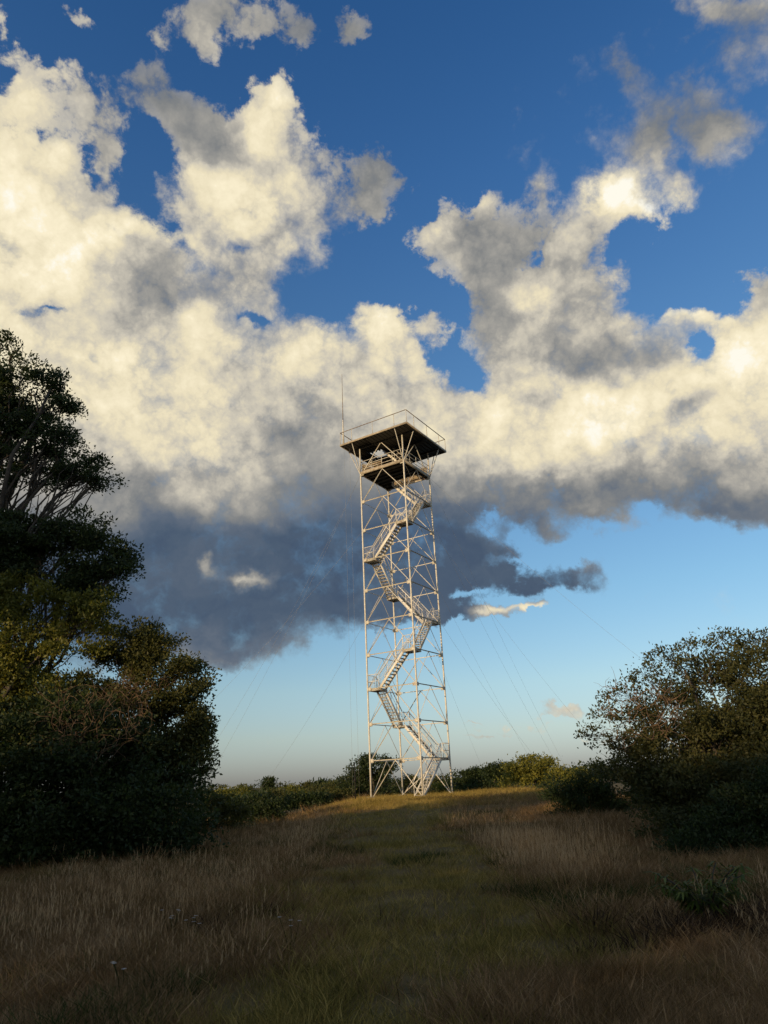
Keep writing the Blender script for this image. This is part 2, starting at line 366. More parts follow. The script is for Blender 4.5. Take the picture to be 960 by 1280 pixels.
TX, TY, TZ, TH, TW = 1.098, 52.94, 0.524, 0.2222, 4.208
def height(x, y):
    x = np.asarray(x, float); y = np.asarray(y, float)
    ax = x - TX * np.clip(y, 0, 60) / TY
    lat_l = 1 - sst(-ax, 3.2, 9.0) * sst(y, 24, 40); lat_r = 1 - sst(ax, 8.0, 15.0) * sst(y, 26, 44)
    rise = TZ * sst(y, 6, 47)
    z = rise * lat_l * lat_r - .55 * (1 - lat_l) - .5 * (1 - lat_r)
    back = sst(y, 57, 74)
    z = z * (1 - back) - 1.5 * back
    mound = .30 * np.exp(-(((x - 6.3) / 2.6) ** 2 + ((y - 47.5) / 2.6) ** 2)) - .10 * np.exp(-(((x - 4.5) / 2.0) ** 2 + ((y - 43.5) / 1.6) ** 2))
    z = z + mound
    r = np.hypot(x, y); near = 1 - sst(r, 60, 150); d = np.hypot(x - TX, y - TY); flat = sst(d, 3.2, 6.0)
    z = z + near * (.3 + .7 * flat) * (.20 * vnoise(x, y, .16, 1) + .09 * vnoise(x, y, .55, 2) + .08 * vnoise(x, y, 1.5, 3) + .03 * vnoise(x, y, 4.1, 4)) * sst(r, 0, 5)
    far = sst(r, 150, 900)
    z = z + far * 3.0 * vnoise(x, y, .004, 5)
    # a low bank that carries the shrubs on both sides
    return z
def hz(x, y): return float(height(x, y))

def at(px, py, Y):
    """point on the sight line through photo pixel (px, py) at distance Y down the field"""
    d = ray(px, py); t = Y / d.y; return Vector((d.x * t, Y, EYE + d.z * t))
def mpp(px, py, Y):
    d = ray(px, py); return (Y / d.y) * d.dot(FWD) / FPX

nr, na = 230, 300
rr = np.concatenate([[0.0], .35 * (6000 / .35) ** (np.arange(nr - 1) / (nr - 2))])
aa = np.arange(na) * 2 * PI / na
gx = (rr[:, None] * np.sin(aa)[None]); gy = (rr[:, None] * np.cos(aa)[None])
gz = height(gx, gy)
gv = np.stack([gx, gy, gz], -1).reshape(-1, 3)
I = np.arange(nr - 1)[:, None] * na + np.arange(na)[None]; J = np.arange(nr - 1)[:, None] * na + ((np.arange(na) + 1) % na)[None]
gf = np.stack([I, J, J + na, I + na], -1).reshape(-1)
m, b, o = material('dry_grassland_soil')
pos = b.n.new('ShaderNodeNewGeometry').outputs['Position']
n1 = b.noise(pos, .35, 5, .6); n2 = b.noise(pos, 3.0, 6, .65); n3 = b.noise(pos, 22.0, 4, .7)
c = b.mix(b.sm(n1, .38, .62), (.13, .105, .042), (.14, .095, .048))
c = b.mix(b.sm(n2, .40, .72), c, (.20, .145, .065))
c = b.mix(b.sm(n3, .50, .75), c, (.07, .055, .027))
p = b.n.new('ShaderNodeBsdfPrincipled'); b.put(p.inputs['Base Color'], c); p.inputs['Roughness'].default_value = .95; p.inputs['Specular IOR Level'].default_value = .1
bp = b.n.new('ShaderNodeBump'); bp.inputs['Strength'].default_value = .8; bp.inputs['Distance'].default_value = .05
b.put(bp.inputs['Height'], b.m('ADD', n3, n2)); b.l.new(bp.outputs[0], p.inputs['Normal']); b.l.new(p.outputs[0], o.inputs[0])
ground = link('ground', mesh_np('ground', gv, gf, np.full((nr - 1) * na, 4), [m], smooth=True))
tag(ground, kind='structure')

# ---------------------------------------------------------------- the watchtower
P = 2.5; H = TW / math.sqrt(2)
tower = empty('watchtower', (TX, TY, TZ), TH)
tag(tower, 'tall white steel lattice watchtower with winding stairs and open square deck on the grassy mound', 'watchtower')
CN = [Vector((0, -H, 0)), Vector((H, 0, 0)), Vector((0, H, 0)), Vector((-H, 0, 0))]      # near, right, back, left
def lvl(c, k): return c + Vector((0, 0, k * P))
unit_bar = MB().box((0, 0, .5), (1, 1, 1)).mesh('steel_bar', M_paint)
def ang_mesh(name, mat):
    q = MB(); q.box((-.44, 0, .5), (.12, 1, 1)); q.box((.06, -.44, .5), (.88, .12, 1)); return q.mesh(name, mat)
unit_ang = ang_mesh('steel_angle', M_paint)
def bar(name, a, b, w, parent=tower, me=unit_bar, up=(0, 0, 1), h=None):
    a, b = Vector(a), Vector(b); d = b - a; L = d.length; d.normalize(); u = Vector(up)
    if abs(d.dot(u)) > .98: u = Vector((1, 0, 0))
    x = d.cross(u).normalized(); y = d.cross(x)
    o = bpy.data.objects.new(name, me); C.objects.link(o); o.parent = parent
    o.matrix_local = Matrix(((x.x * w, y.x * (h or w), d.x * L, a.x), (x.y * w, y.y * (h or w), d.y * L, a.y), (x.z * w, y.z * (h or w), d.z * L, a.z), (0, 0, 0, 1)))
    return o
DECK_Z = 27.45
leg_me = MB().tube([(0, 0, k * P) for k in range(11)] + [(0, 0, DECK_Z - .02)], .064, 8).mesh('leg', M_paint)
foot_me = MB().box((0, 0, .0), (.6, .6, .40)).mesh('footing', M_conc)
gus = MB().box((.17, 0, 0), (.3, .014, .26)); gus.box((0, .17, 0), (.014, .3, .26)); 
for jj in (-.09, 0, .09): gus.box((.26, .01, jj * .8), (.03, .02, .03)); gus.box((.01, .26, jj * .8), (.02, .03, .03))
gus_me = gus.mesh('gusset_plate', M_paint)
for i, c in enumerate(CN):
    lg = link('leg', leg_me, tower, c)
    ft = link('footing', foot_me, lg, (0, 0, -.09))
    for k in range(1, 11):
        g = link('gusset_plate', gus_me, lg, (0, 0, k * P - .02)); g.rotation_euler = (0, 0, RAD(45 + 90 * i))
for i in range(4):
    A, B = CN[i], CN[(i + 1) % 4]; e = (B - A).normalized(); ninw = Vector((-e.y, e.x, 0))
    for k in range(0, 11):
        bar('cross_strut', lvl(A, k) + e * .06, lvl(B, k) - e * .06, .062, me=unit_ang)
        if k:
            mid_ = lvl((A + B) / 2, k) - Vector((0, 0, .04)) + ninw * .05
            bar('diagonal_brace', lvl(A, k - 1) + e * .08 + ninw * .05 + Vector((0, 0, .06)), mid_, .046, me=unit_ang)
            bar('diagonal_brace', lvl(B, k - 1) - e * .08 + ninw * .05 + Vector((0, 0, .06)), mid_ + e * .004, .046, me=unit_ang)
    # knee struts that prop the deck overhang, and the short bracing under the deck
    OUT = 3.25
    for (cn, along, outn) in ((A, e, -ninw), (B, e, -ninw)):
        tip = cn + outn * 1.12; tip.z = DECK_Z
        bar('knee_strut', lvl(cn, 10) + outn * .05 + Vector((0, 0, .05)), tip, .048)
    mid_ = (A + B) / 2 + ninw * .06; mid_.z = DECK_Z - .08
    bar('diagonal_brace', lvl(A, 10) + e * .08 + ninw * .06, mid_, .05); bar('diagonal_brace', lvl(B, 10) - e * .08 + ninw * .06, mid_ + e * .004, .05)

# stairs wind round the inside of the frame, one side per storey, with a landing in each corner
LAND = .98; SW = .74; NT = 12
tread_me = MB().box((0, 0, 0), (.22, SW - .07, .04)).mesh('tread', M_tread)
def flight(A, B, z0, z1, start=LAND, end=LAND, off=.52, mesh_side=True):
    A, B = Vector(A), Vector(B); e = (B - A).normalized(); n = Vector((-e.y, e.x, 0))
    p0 = A + e * start + n * off; p1 = B - e * end + n * off; p0.z = z0; p1.z = z1
    s = MB()
    for sd_ in (-1, 1): s.bar(p0 + n * sd_ * SW / 2 - Vector((0, 0, .02)), p1 + n * sd_ * SW / 2 - Vector((0, 0, .02)), .06, .20)
    fl = s.build('stair_flight', M_stair, tower)
    for k in range(NT):
        t = (k + .5) / NT; q = p0.lerp(p1, t)
        tr = link('tread', tread_me, fl, q); tr.rotation_euler = (0, 0, math.atan2(e.y, e.x))
    for sd_ in (-1, 1):
        h = MB(); off_ = n * sd_ * (SW / 2 + .02); top = Vector((0, 0, 1.0)); md = Vector((0, 0, .52))
        h.tube([p0 + off_ + top, p1 + off_ + top], .036); h.tube([p0 + off_ + md, p1 + off_ + md], .016)
        for t in (0.02, .34, .66, .98): q = p0.lerp(p1, t) + off_; h.bar(q, q + top, .035)
        h.build('handrail', M_stair, fl)
    w = MB(); off_ = n * -(SW / 2 + .035)
    for k in range(22):
        q = p0.lerp(p1, (k + .5) / 22) + off_; w.bar(q + Vector((0, 0, .06)), q + Vector((0, 0, .97)), .008)
    for zz in (.2, .36, .68, .84): w.bar(p0 + off_ + Vector((0, 0, zz)), p1 + off_ + Vector((0, 0, zz)), .008)
    w.build('wire_mesh', M_tread, fl)
    return fl
flight(CN[0], CN[1], 0.0, P, start=.35)
for k in range(1, 10): flight(CN[k % 4], CN[(k + 1) % 4], k * P, (k + 1) * P)
def landing(i, z):
    c = CN[i]; e = (CN[(i + 1) % 4] - c).normalized(); f = (CN[(i - 1) % 4] - c).normalized()
    q = MB(); a = c + e * .06 + f * .06; cc = [a, a + e * LAND, a + e * LAND + f * LAND, a + f * LAND]
    q.hexa([Vector((v.x, v.y, z - .05)) for v in cc] + [Vector((v.x, v.y, z)) for v in cc])
    for j in range(4):
        u, w = cc[j], cc[(j + 1) % 4]; q.bar((u.x, u.y, z - .11), (w.x, w.y, z - .11), .06, .10)
    ld = q.build('landing', M_tread, tower)
    r = MB()
    for d_ in (e, f):
        s0 = c + d_ * .10; s1 = c + d_ * LAND
        for zz in (.52, 1.02): r.tube([(s0.x, s0.y, z + zz), (s1.x, s1.y, z + zz)], .022)
        r.bar((s1.x, s1.y, z), (s1.x, s1.y, z + 1.02), .035)
        for k in range(9):
            t = s0.lerp(s1, (k + .5) / 9); r.bar((t.x, t.y, z + .03), (t.x, t.y, z + 1.0), .008)
    r.build('landing_rail', M_stair, ld)
for k in range(1, 10): landing(k % 4, k * P)
# diagonal prop from the ground to the first handrail
bar('stair_prop', CN[2] * .9 + CN[3] * .05 + Vector((0, 0, .05)), (CN[0] * .62 + CN[1] * .30) + Vector((0, 0, 1.75)), .06)

# local frame of the square: u along the near-left side, v along the near-right side
eu = (CN[1] - CN[0]).normalized(); ev = (CN[3] - CN[0]).normalized()           # near->right, near->left
def uv(u, v, z): return Vector((0, 0, 0)) + eu * u + ev * v + Vector((0, 0, z))     # centred on the tower axis
def slab(mb, u0, u1, v0, v1, z0, z1):
    c4 = [uv(u0, v0, z0), uv(u1, v0, z0), uv(u1, v1, z0), uv(u0, v1, z0)]
    mb.hexa(c4 + [p_ + Vector((0, 0, z1 - z0)) for p_ in c4])
hw = TW / 2 + .02
# lower platform (stair opening along the far right-hand side)
lp = MB(); z = 10 * P + .10
slab(lp, -hw, hw - 1.15, -hw, hw, z - .05, z); slab(lp, hw - 1.15, hw, hw - 1.0, hw, z - .05, z); slab(lp, hw - 1.15, hw, -hw, -hw + .5, z - .05, z)
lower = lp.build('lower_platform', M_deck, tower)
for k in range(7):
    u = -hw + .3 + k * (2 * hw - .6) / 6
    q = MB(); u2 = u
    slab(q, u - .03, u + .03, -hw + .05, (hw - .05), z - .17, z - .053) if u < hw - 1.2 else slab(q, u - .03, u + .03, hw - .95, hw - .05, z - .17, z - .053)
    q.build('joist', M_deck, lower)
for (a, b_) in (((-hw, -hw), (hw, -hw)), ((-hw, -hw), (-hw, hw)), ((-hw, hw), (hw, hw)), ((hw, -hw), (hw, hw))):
    q = MB(); q.bar(uv(*a, z - .02), uv(*b_, z - .02), .05, .26); q.build('edge_beam', M_fascia if b_ == (hw, -hw) or b_ == (-hw, hw) else M_rail, lower)  # far beams coloured darker to tone down the sunlit band on their inner faces
def rail_side(a, b_, z0, parent, rows, posts, mat, r=.024, name='guard_rail'):
    q = MB()
    for hh in rows: q.tube([uv(*a, z0 + hh), uv(*b_, z0 + hh)], r)
    o_ = q.build(name, mat, parent)
    for t in posts:
        u = a[0] + (b_[0] - a[0]) * t; v = a[1] + (b_[1] - a[1]) * t
        q = MB(); q.bar(uv(u, v, z0), uv(u, v, z0 + rows[-1]), .04); q.build('rail_post', M_paint, o_)
    return o_
hi_ = hw - .06
rail_side((-hi_, -hi_), (hi_, -hi_), z, lower, (.35, .7, 1.05), (.25, .5, .75), M_paint)
rail_side((-hi_, hi_), (-hi_, -hi_), z, lower, (.35, .7, 1.05), (.25, .5, .75), M_paint)
rail_side((hi_, -hi_), (hi_, hi_), z, lower, (.5, 1.05), (.25, .5, .75), M_paint)
rail_side((hi_, hi_), (-hi_, hi_), z, lower, (.5, 1.05), (.25, .5, .75), M_paint)
for (a, b_) in (((hi_ - .05, -hi_ + .1), (hi_ - .05, -.1)), ((hi_ - .05, .0), (hi_ - .05, hi_ - .1)), ((-hi_ + .1, hi_ - .05), (-.05, hi_ - .05)), ((.05, hi_ - .05), (hi_ - .2, hi_ - .05))):
    q = MB(); q.bar(uv(*a, z + .50), uv(*b_, z + .50), .02, .86); q.build('parapet_panel', M_panel, lower)
for kk, zz in enumerate((.16, .36, .56)):
    q = MB(); q.bar(uv(-hi_ + .05, .0, z + zz), uv(-hi_ + .05, hi_ - .3, z + zz), .02, .13); q.build('parapet_board', M_panel, lower)
    q = MB(); q.bar(uv(-hi_ + .3, -hi_ + .05, z + zz), uv(-.2, -hi_ + .05, z + zz), .02, .13) if kk < 1 else None
    if kk < 1: q.build('parapet_board', M_panel, lower)
# upper deck with its hatch
dz = DECK_Z; HD = 3.3; HA = (-.55, .75, .95, 2.15)       # hatch: u0,u1,v0,v1
dk = MB(); t0, t1 = dz + .14, dz + .18
slab(dk, -HD, HD, -HD, HA[2], t0, t1); slab(dk, -HD, HD, HA[3], HD, t0, t1); slab(dk, -HD, HA[0], HA[2], HA[3], t0, t1); slab(dk, HA[1], HD, HA[2], HA[3], t0, t1)
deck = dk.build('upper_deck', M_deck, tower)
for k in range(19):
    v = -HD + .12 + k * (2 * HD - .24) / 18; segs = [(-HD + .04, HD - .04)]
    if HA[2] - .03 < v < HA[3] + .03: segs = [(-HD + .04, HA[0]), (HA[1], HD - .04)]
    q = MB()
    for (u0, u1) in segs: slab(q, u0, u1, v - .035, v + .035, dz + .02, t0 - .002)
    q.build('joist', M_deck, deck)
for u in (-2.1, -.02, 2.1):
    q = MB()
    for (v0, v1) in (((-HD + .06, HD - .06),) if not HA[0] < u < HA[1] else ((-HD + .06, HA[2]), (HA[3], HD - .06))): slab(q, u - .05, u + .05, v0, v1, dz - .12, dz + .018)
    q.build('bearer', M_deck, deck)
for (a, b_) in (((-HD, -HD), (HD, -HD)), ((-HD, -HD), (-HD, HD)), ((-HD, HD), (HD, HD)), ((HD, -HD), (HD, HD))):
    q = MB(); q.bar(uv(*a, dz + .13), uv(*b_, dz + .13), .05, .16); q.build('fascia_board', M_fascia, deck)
hr = HD - .03
for (a, b_) in (((-hr, -hr), (hr, -hr)), ((-hr, hr), (-hr, -hr)), ((hr, -hr), (hr, hr)), ((hr, hr), (-hr, hr))):
    o_ = rail_side(a, b_, dz + .2, deck, (1.12,), (0.0, .18, .5, .82), M_rail, .034, 'deck_rail')
# stair from the lower platform up through the hatch
s0 = uv(.10, -1.35, z); s1 = uv(.10, .98, dz + .18)
q = MB()
for sd_ in (-.36, .36): q.bar(s0 + eu * sd_, s1 + eu * sd_, .05, .17)
st = q.build('stair_flight', M_stair, tower)
for k in range(11):
    tr = link('tread', tread_me, st, s0.lerp(s1, (k + .5) / 11)); tr.rotation_euler = (0, 0, math.atan2(ev.y, ev.x))
for sd_ in (-.38, .38):
    h = MB(); h.tube([s0 + eu * sd_ + Vector((0, 0, 1)), s1 + eu * sd_ + Vector((0, 0, 1))], .026)
    for t in (.02, .5, .98): c_ = s0.lerp(s1, t) + eu * sd_; h.bar(c_, c_ + Vector((0, 0, 1)), .035)
    h.build('handrail', M_paint, st)
# small lamp under the stair head
q = MB(); q.tube([(0, 0, 0), (0, 0, -.35)], .02); q.tube([(0, 0, -.35), (0, 0, -.42), (0, 0, -.62)], [.06, .12, .07], 8)
q.build('lamp', M_rail, tower, CN[2] * .93 + Vector((0, 0, 10 * P - .1)))

# ---------------------------------------------------------------- whip antenna, cables, guy wires
def tw(v):
    c_, s_ = math.cos(TH), math.sin(TH); return Vector((TX + v.x * c_ - v.y * s_, TY + v.x * s_ + v.y * c_, TZ + v.z))
ap = tw(uv(-HD + .10, HD - .30, dz + .19))
an = empty('whip_antenna', ap)
tag(an, 'tall thin whip antenna standing at the left corner of the upper deck', 'antenna')
q = MB(); q.tube([(0, 0, 0), (0, 0, 2.3)], [.075, .055], 8); q.build('mast_tube', M_paint, an)
q = MB(); q.tube([(0, 0, 2.25), (0, 0, 6.9)], [.036, .016], 6); q.build('whip', M_rail, an)

def sag_wire(a, b, sag, r, n=24):
    q = MB(); q.tube([a.lerp(b, t / n) - Vector((0, 0, sag * 4 * (t / n) * (1 - t / n))) for t in range(n + 1)], r, 4)
    return q
for i, (du, lab) in enumerate((( .0, 'dark cable hanging straight down from the left deck corner, nearer the edge of the deck'), (.42, 'dark cable hanging straight down left of the tower, the one closer to the left leg'))):
    a = tw(uv(-HD + .2 + du, HD - .28 - du * .6, dz)); b = Vector((a.x + .05, a.y, hz(a.x, a.y) + .02))
    q = MB(); q.tube([a.lerp(b, t / 10) for t in range(11)], .007, 4); c_ = q.build('hanging_cable', M_wire)
    tag(c_, lab, 'cable', 'cables hanging from the deck corner')
pp = tw(uv(-HD + .4, HD - .4, 0)); q = MB(); q.tube([(0, 0, 0), (0, 0, 2.6)], [.04, .03], 8); q.box((0, 0, 1.4), (.14, .10, .24))
c_ = q.build('cable_post', M_deck, None, (pp.x, pp.y, hz(pp.x, pp.y) - .05)); tag(c_, 'short dark post where the hanging cables come down left of the tower', 'post')

def gnd(px, Y):
    d = ray(px, 985); x = d.x * Y / d.y; return Vector((x, Y, hz(x, Y)))
GUYS = [ # corner, level, anchor, sag, label
 (3, 10, gnd(205, 62), 1.6, 'guy wire from the platform corner down into the left trees, upper one of the three'),
 (3, 10, gnd(230, 66), 1.2, 'guy wire dropping to the left trees, steepest of the three'),
 (3, 8, gnd(95, 58), 1.4, 'guy wire to the left trees from two storeys under the platform'),
 (2, 7, gnd(300, 84), 1.2, 'guy wire running down to the far bushes left of the tower'),
 (2, 8, gnd(712, 86), 1.2, 'guy wire crossing behind the right leg towards the yellow green bushes, lowest of the fan'),
 (2, 10, gnd(692, 88), .8, 'guy wire from the back corner to the yellow green bushes, steepest of the fan'),
 (0, 10, gnd(722, 80), 1.2, 'guy wire from the near corner to the bushes right of the tower'),
 (1, 10, gnd(728, 84), 1.2, 'guy wire from the right corner to the shrubs beside the big right bush'),
 (1, 8, gnd(810, 66), 1.0, 'guy wire from the right leg running down behind the big bush'),
 (1, 10, gnd(1035, 52), 1.2, 'flattest guy wire reaching from the right platform corner over the big bush'),
 (2, 9, gnd(622, 90), 1.6, 'guy wire coming down close behind the right leg to the dark trees')]
for (ci, lv, b, sg, lab) in GUYS:
    a = tw(lvl(CN[ci], lv)); c_ = sag_wire(a, b, sg, .0065).build('guy_wire', M_wire); tag(c_, lab, 'guy wire', 'guy wires staying the tower')

# ---------------------------------------------------------------- trees and shrubs
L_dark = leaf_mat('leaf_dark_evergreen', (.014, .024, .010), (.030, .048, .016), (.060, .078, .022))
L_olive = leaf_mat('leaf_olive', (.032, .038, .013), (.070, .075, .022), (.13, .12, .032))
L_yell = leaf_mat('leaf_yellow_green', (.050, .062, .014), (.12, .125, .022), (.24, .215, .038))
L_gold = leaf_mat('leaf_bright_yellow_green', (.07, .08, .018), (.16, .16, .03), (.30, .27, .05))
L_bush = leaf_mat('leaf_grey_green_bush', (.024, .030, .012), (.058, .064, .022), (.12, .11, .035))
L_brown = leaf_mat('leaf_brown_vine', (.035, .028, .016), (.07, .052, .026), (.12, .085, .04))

def leaves(clumps, n, size, up=.25, twig=.35, per=26, fill=.5, K=11):
    """clumps: (centre, (rx,ry,rz), weight). Leaves gather in sprigs, sprigs gather towards the outside of each clump."""
    c = np.array([k[0][:] for k in clumps]); r = np.array([k[1] for k in clumps], float); w = np.array([k[2] * (k[1][0] * k[1][1] * k[1][2]) ** (2 / 3) for k in clumps]); w /= w.sum()
    ns = max(1, n // per); ci = rng.choice(len(clumps), ns, p=w)
    # every clump is a handful of leafy sprays with gaps between them
    su = rng.normal(size=(len(clumps), K, 3)); su /= np.linalg.norm(su, axis=2)[:, :, None]
    sr = rng.uniform(.24, .46, (len(clumps), K)); sd0 = rng.uniform(.35, .95, (len(clumps), K)) ** fill
    ki = rng.integers(0, K, ns); u0 = su[ci, ki]
    g = rng.normal(size=(ns, 3)); g /= np.linalg.norm(g, axis=1)[:, None]; g *= rng.random(ns)[:, None] ** .4
    u = u0 * .7 + g * .5; u /= np.linalg.norm(u, axis=1)[:, None]
    loose = rng.random(ns) < .13
    sc = c[ci] + r[ci] * (u0 * sd0[ci, ki][:, None] + g * (np.where(loose, .75, sr[ci, ki]))[:, None] * np.array([1.15, 1.15, .75]))
    s = np.repeat(np.arange(ns), per); m_ = len(s)
    off = np.clip(rng.normal(size=(m_, 3)), -1.5, 1.5) * twig * np.array([1, 1, .55]) * rng.uniform(.4, 1.1, ns)[s][:, None]
    p = sc[s] + off
    out = u[s] * .6 + rng.normal(size=(m_, 3)) * .75; out[:, 2] += up
    d = out / np.linalg.norm(out, axis=1)[:, None]                   # leaf axis
    q = rng.normal(size=(m_, 3)); q[:, 2] *= .5
    sd_ = np.cross(d, q); sd_ /= np.linalg.norm(sd_, axis=1)[:, None] + 1e-9
    L = size * rng.uniform(.6, 1.3, m_)[:, None]; Wd = L * .24
    v = np.stack([p, p + d * L * .45 + sd_ * Wd, p + d * L, p + d * L * .45 - sd_ * Wd], 1).reshape(-1, 3)
    tint = np.clip(rng.random(ns)[s] * .6 + rng.random(m_) * .4, 0, 1)
    return v, tint

def crown(name, parent, clumps, n, size, mat, org, **k):
    v, tint = leaves(clumps, n, size, **k)
    v = v - np.array(org[:])
    f = np.arange(len(v)); return link(name, mesh_np(name, v, f, np.full(len(v) // 4, 4), [mat], tint=tint), parent)

def wob(a, b, n, amp, rnd):
    d = b - a; L = d.length; pts = []
    s = d.orthogonal().normalized(); q = d.normalized().cross(s); ph = rnd.random() * 6; ph2 = rnd.random() * 6
    for i in range(n + 1):
        t = i / n; e = math.sin(t * PI) * amp * L
        pts.append(a + d * t + s * e * math.sin(t * 5 + ph) + q * e * math.cos(t * 4 + ph2))
    return pts

def tree(name, base, clumps, n, size, mat, label, cat='tree', group=None, trunk_r=.2, twigs=5, seed=1, parts=True, lean=(0, 0), **k):
    rnd = random.Random(seed); base = Vector((base[0], base[1], hz(base[0], base[1]) - .1))
    root = empty(name, base); tag(root, label, cat, group)
    cs = [Vector(c[0]) for c in clumps]
    top = max(c.z for c in cs); mean = sum(cs, Vector()) / len(cs)
    tip = Vector((mean.x, mean.y, base.z + (top - base.z) * .85))
    tp = wob(base, tip, 8, .05, rnd); q = MB()
    q.tube([p - base for p in tp], [trunk_r * (1 - .8 * i / 8) + (.06 * trunk_r if i else .35 * trunk_r) for i in range(9)], 8)
    q.build('trunk', M_bark, root, smooth=True)
    q = MB(); cnt = 0
    for (c, r, w) in clumps:
        c = Vector(c)
        zt = base.z + (c.z - base.z) * rnd.uniform(.35, .7)
        st_ = min(tp, key=lambda p: abs(p.z - zt))
        L = (c - st_).length; r0 = max(.012, trunk_r * .35 * min(1, .3 + L * .08))
        pts = wob(st_, c, 6, .09, rnd)
        q.tube([p - base for p in pts], [r0 * (1 - .7 * i / 6) for i in range(7)], 5); cnt += 1
        for j in range(twigs):
            u = Vector((rnd.gauss(0, 1), rnd.gauss(0, 1), rnd.gauss(0, 1) + .3)).normalized()
            e_ = c + Vector((u.x * r[0], u.y * r[1], u.z * r[2])) * rnd.uniform(.75, 1.08)
            s_ = pts[rnd.choice((3, 4, 5, 6))]
            q.tube([p - base for p in wob(s_, e_, 4, .10, rnd)], [r0 * .35, r0 * .28, r0 * .2, r0 * .13, .004], 4)
    q.build('branches', M_bark, root)
    crown('crown', root, clumps, n, size, mat, base, **k)
    return root

def cl(Y, items, depth=.9, w=1.0):
    """clumps from (px, py, r_px[, r_y_px, dY, weight])"""
    out = []
    for it in items:
        px, py, r = it[:3]; ry = it[3] if len(it) > 3 else r; dy = it[4] if len(it) > 4 else 0; ww = it[5] if len(it) > 5 else w
        s = mpp(px, py, Y + dy); out.append((at(px, py, Y + dy), (r * s, max(.6, r * s * depth), ry * s), ww))
    return out

# left: the tall tree with its layered crown
tree('tall_broadleaf_tree', (-12.6, 20.6), cl(20.6, [(12, 452, 34, 30), (-24, 500, 50), (35, 492, 40, 34), (66, 478, 18, 12), (0, 520, 55, 40), (62, 522, 30, 26), (30, 562, 52, 30), (78, 560, 22, 18), (-36, 590, 50, 44),
     (98, 588, 26, 18), (118, 584, 18, 13), (122, 600, 14, 10), (60, 596, 30, 14, 1, .6), (10, 596, 34, 16, 0, .5), (70, 612, 16, 8, 0, .6), (84, 545, 14, 12), (-50, 640, 50)], .8), 50000, .115, L_dark,
     'tallest broadleaf tree at the left edge with dark layered crown and bare lower boughs', trunk_r=.34, twigs=9, seed=3, twig=.24, fill=.6, per=60, K=9)
tree('spreading_tree', (-11.9, 20.0), cl(20.0, [(30, 672, 50, 26), (85, 668, 34, 22), (112, 690, 34, 24), (140, 704, 19, 14), (152, 712, 10, 9), (60, 705, 50, 26), (122, 728, 24, 16), (140, 740, 12, 8), (-10, 690, 60, 40), (-40, 720, 50, 60), (90, 730, 30, 20), (150, 690, 10, 8),(105, 655, 22, 12)], .9), 42000, .115, L_dark,
     'dark tree with flat reaching boughs directly under the tallest crown at the left edge', trunk_r=.26, twigs=8, seed=5, twig=.26, fill=.5, per=50)
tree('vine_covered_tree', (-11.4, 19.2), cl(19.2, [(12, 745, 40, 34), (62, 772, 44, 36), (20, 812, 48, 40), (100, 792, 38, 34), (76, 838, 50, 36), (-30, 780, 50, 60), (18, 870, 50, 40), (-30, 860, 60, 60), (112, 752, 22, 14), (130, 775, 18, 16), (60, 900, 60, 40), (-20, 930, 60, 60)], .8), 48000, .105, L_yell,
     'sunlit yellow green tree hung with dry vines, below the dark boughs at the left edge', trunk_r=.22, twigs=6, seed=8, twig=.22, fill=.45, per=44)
tree('rounded_tree', (-8.2, 20.0), cl(19.8, [(168, 806, 34, 24), (198, 806, 26, 18), (150, 838, 40, 30), (205, 842, 36, 28), (238, 830, 14, 11), (246, 850, 9, 12), (228, 872, 28, 24), (180, 880, 46, 36), (240, 900, 22, 20), (254, 896, 8, 14), (150, 900, 46, 40), (222, 925, 34, 30), (244, 938, 16, 16), (190, 950, 50, 44), (236, 968, 22, 24), (216, 1000, 40, 34), (120, 866, 30, 26)], .85), 64000, .10, L_olive,
     'rounded olive green tree at the right end of the left thicket, top leaves catching sun', trunk_r=.2, twigs=6, seed=11, twig=.22, fill=.42, per=44)
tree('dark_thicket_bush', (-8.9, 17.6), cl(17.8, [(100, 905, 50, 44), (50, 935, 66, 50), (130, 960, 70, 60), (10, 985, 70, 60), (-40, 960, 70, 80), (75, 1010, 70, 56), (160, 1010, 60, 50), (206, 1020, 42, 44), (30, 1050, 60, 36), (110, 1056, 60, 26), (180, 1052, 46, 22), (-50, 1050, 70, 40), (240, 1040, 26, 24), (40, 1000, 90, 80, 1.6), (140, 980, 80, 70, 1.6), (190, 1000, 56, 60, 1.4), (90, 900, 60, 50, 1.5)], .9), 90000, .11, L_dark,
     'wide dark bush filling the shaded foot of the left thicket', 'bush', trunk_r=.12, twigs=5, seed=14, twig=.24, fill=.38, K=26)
tree('low_shrub', (-6.6, 25.5), cl(25.8, [(258, 1012, 30, 24), (282, 1018, 22, 20), (246, 1040, 26, 20), (300, 1030, 14, 12), (275, 1042, 20, 12)], .9), 12000, .10, L_olive,
     'low shrub at the right foot of the left thicket by the tall grass', 'shrub', trunk_r=.06, twigs=5, seed=15, twig=.2)
tree('low_shrub', (-5.6, 33.0), cl(33, [(322, 1010, 20, 18), (345, 1014, 14, 12), (305, 1018, 18, 14), (335, 1028, 18, 10)], .9), 8000, .12, L_dark,
     'small dark shrub standing alone between the left thicket and the mound', 'shrub', trunk_r=.06, twigs=5, seed=16, twig=.2)

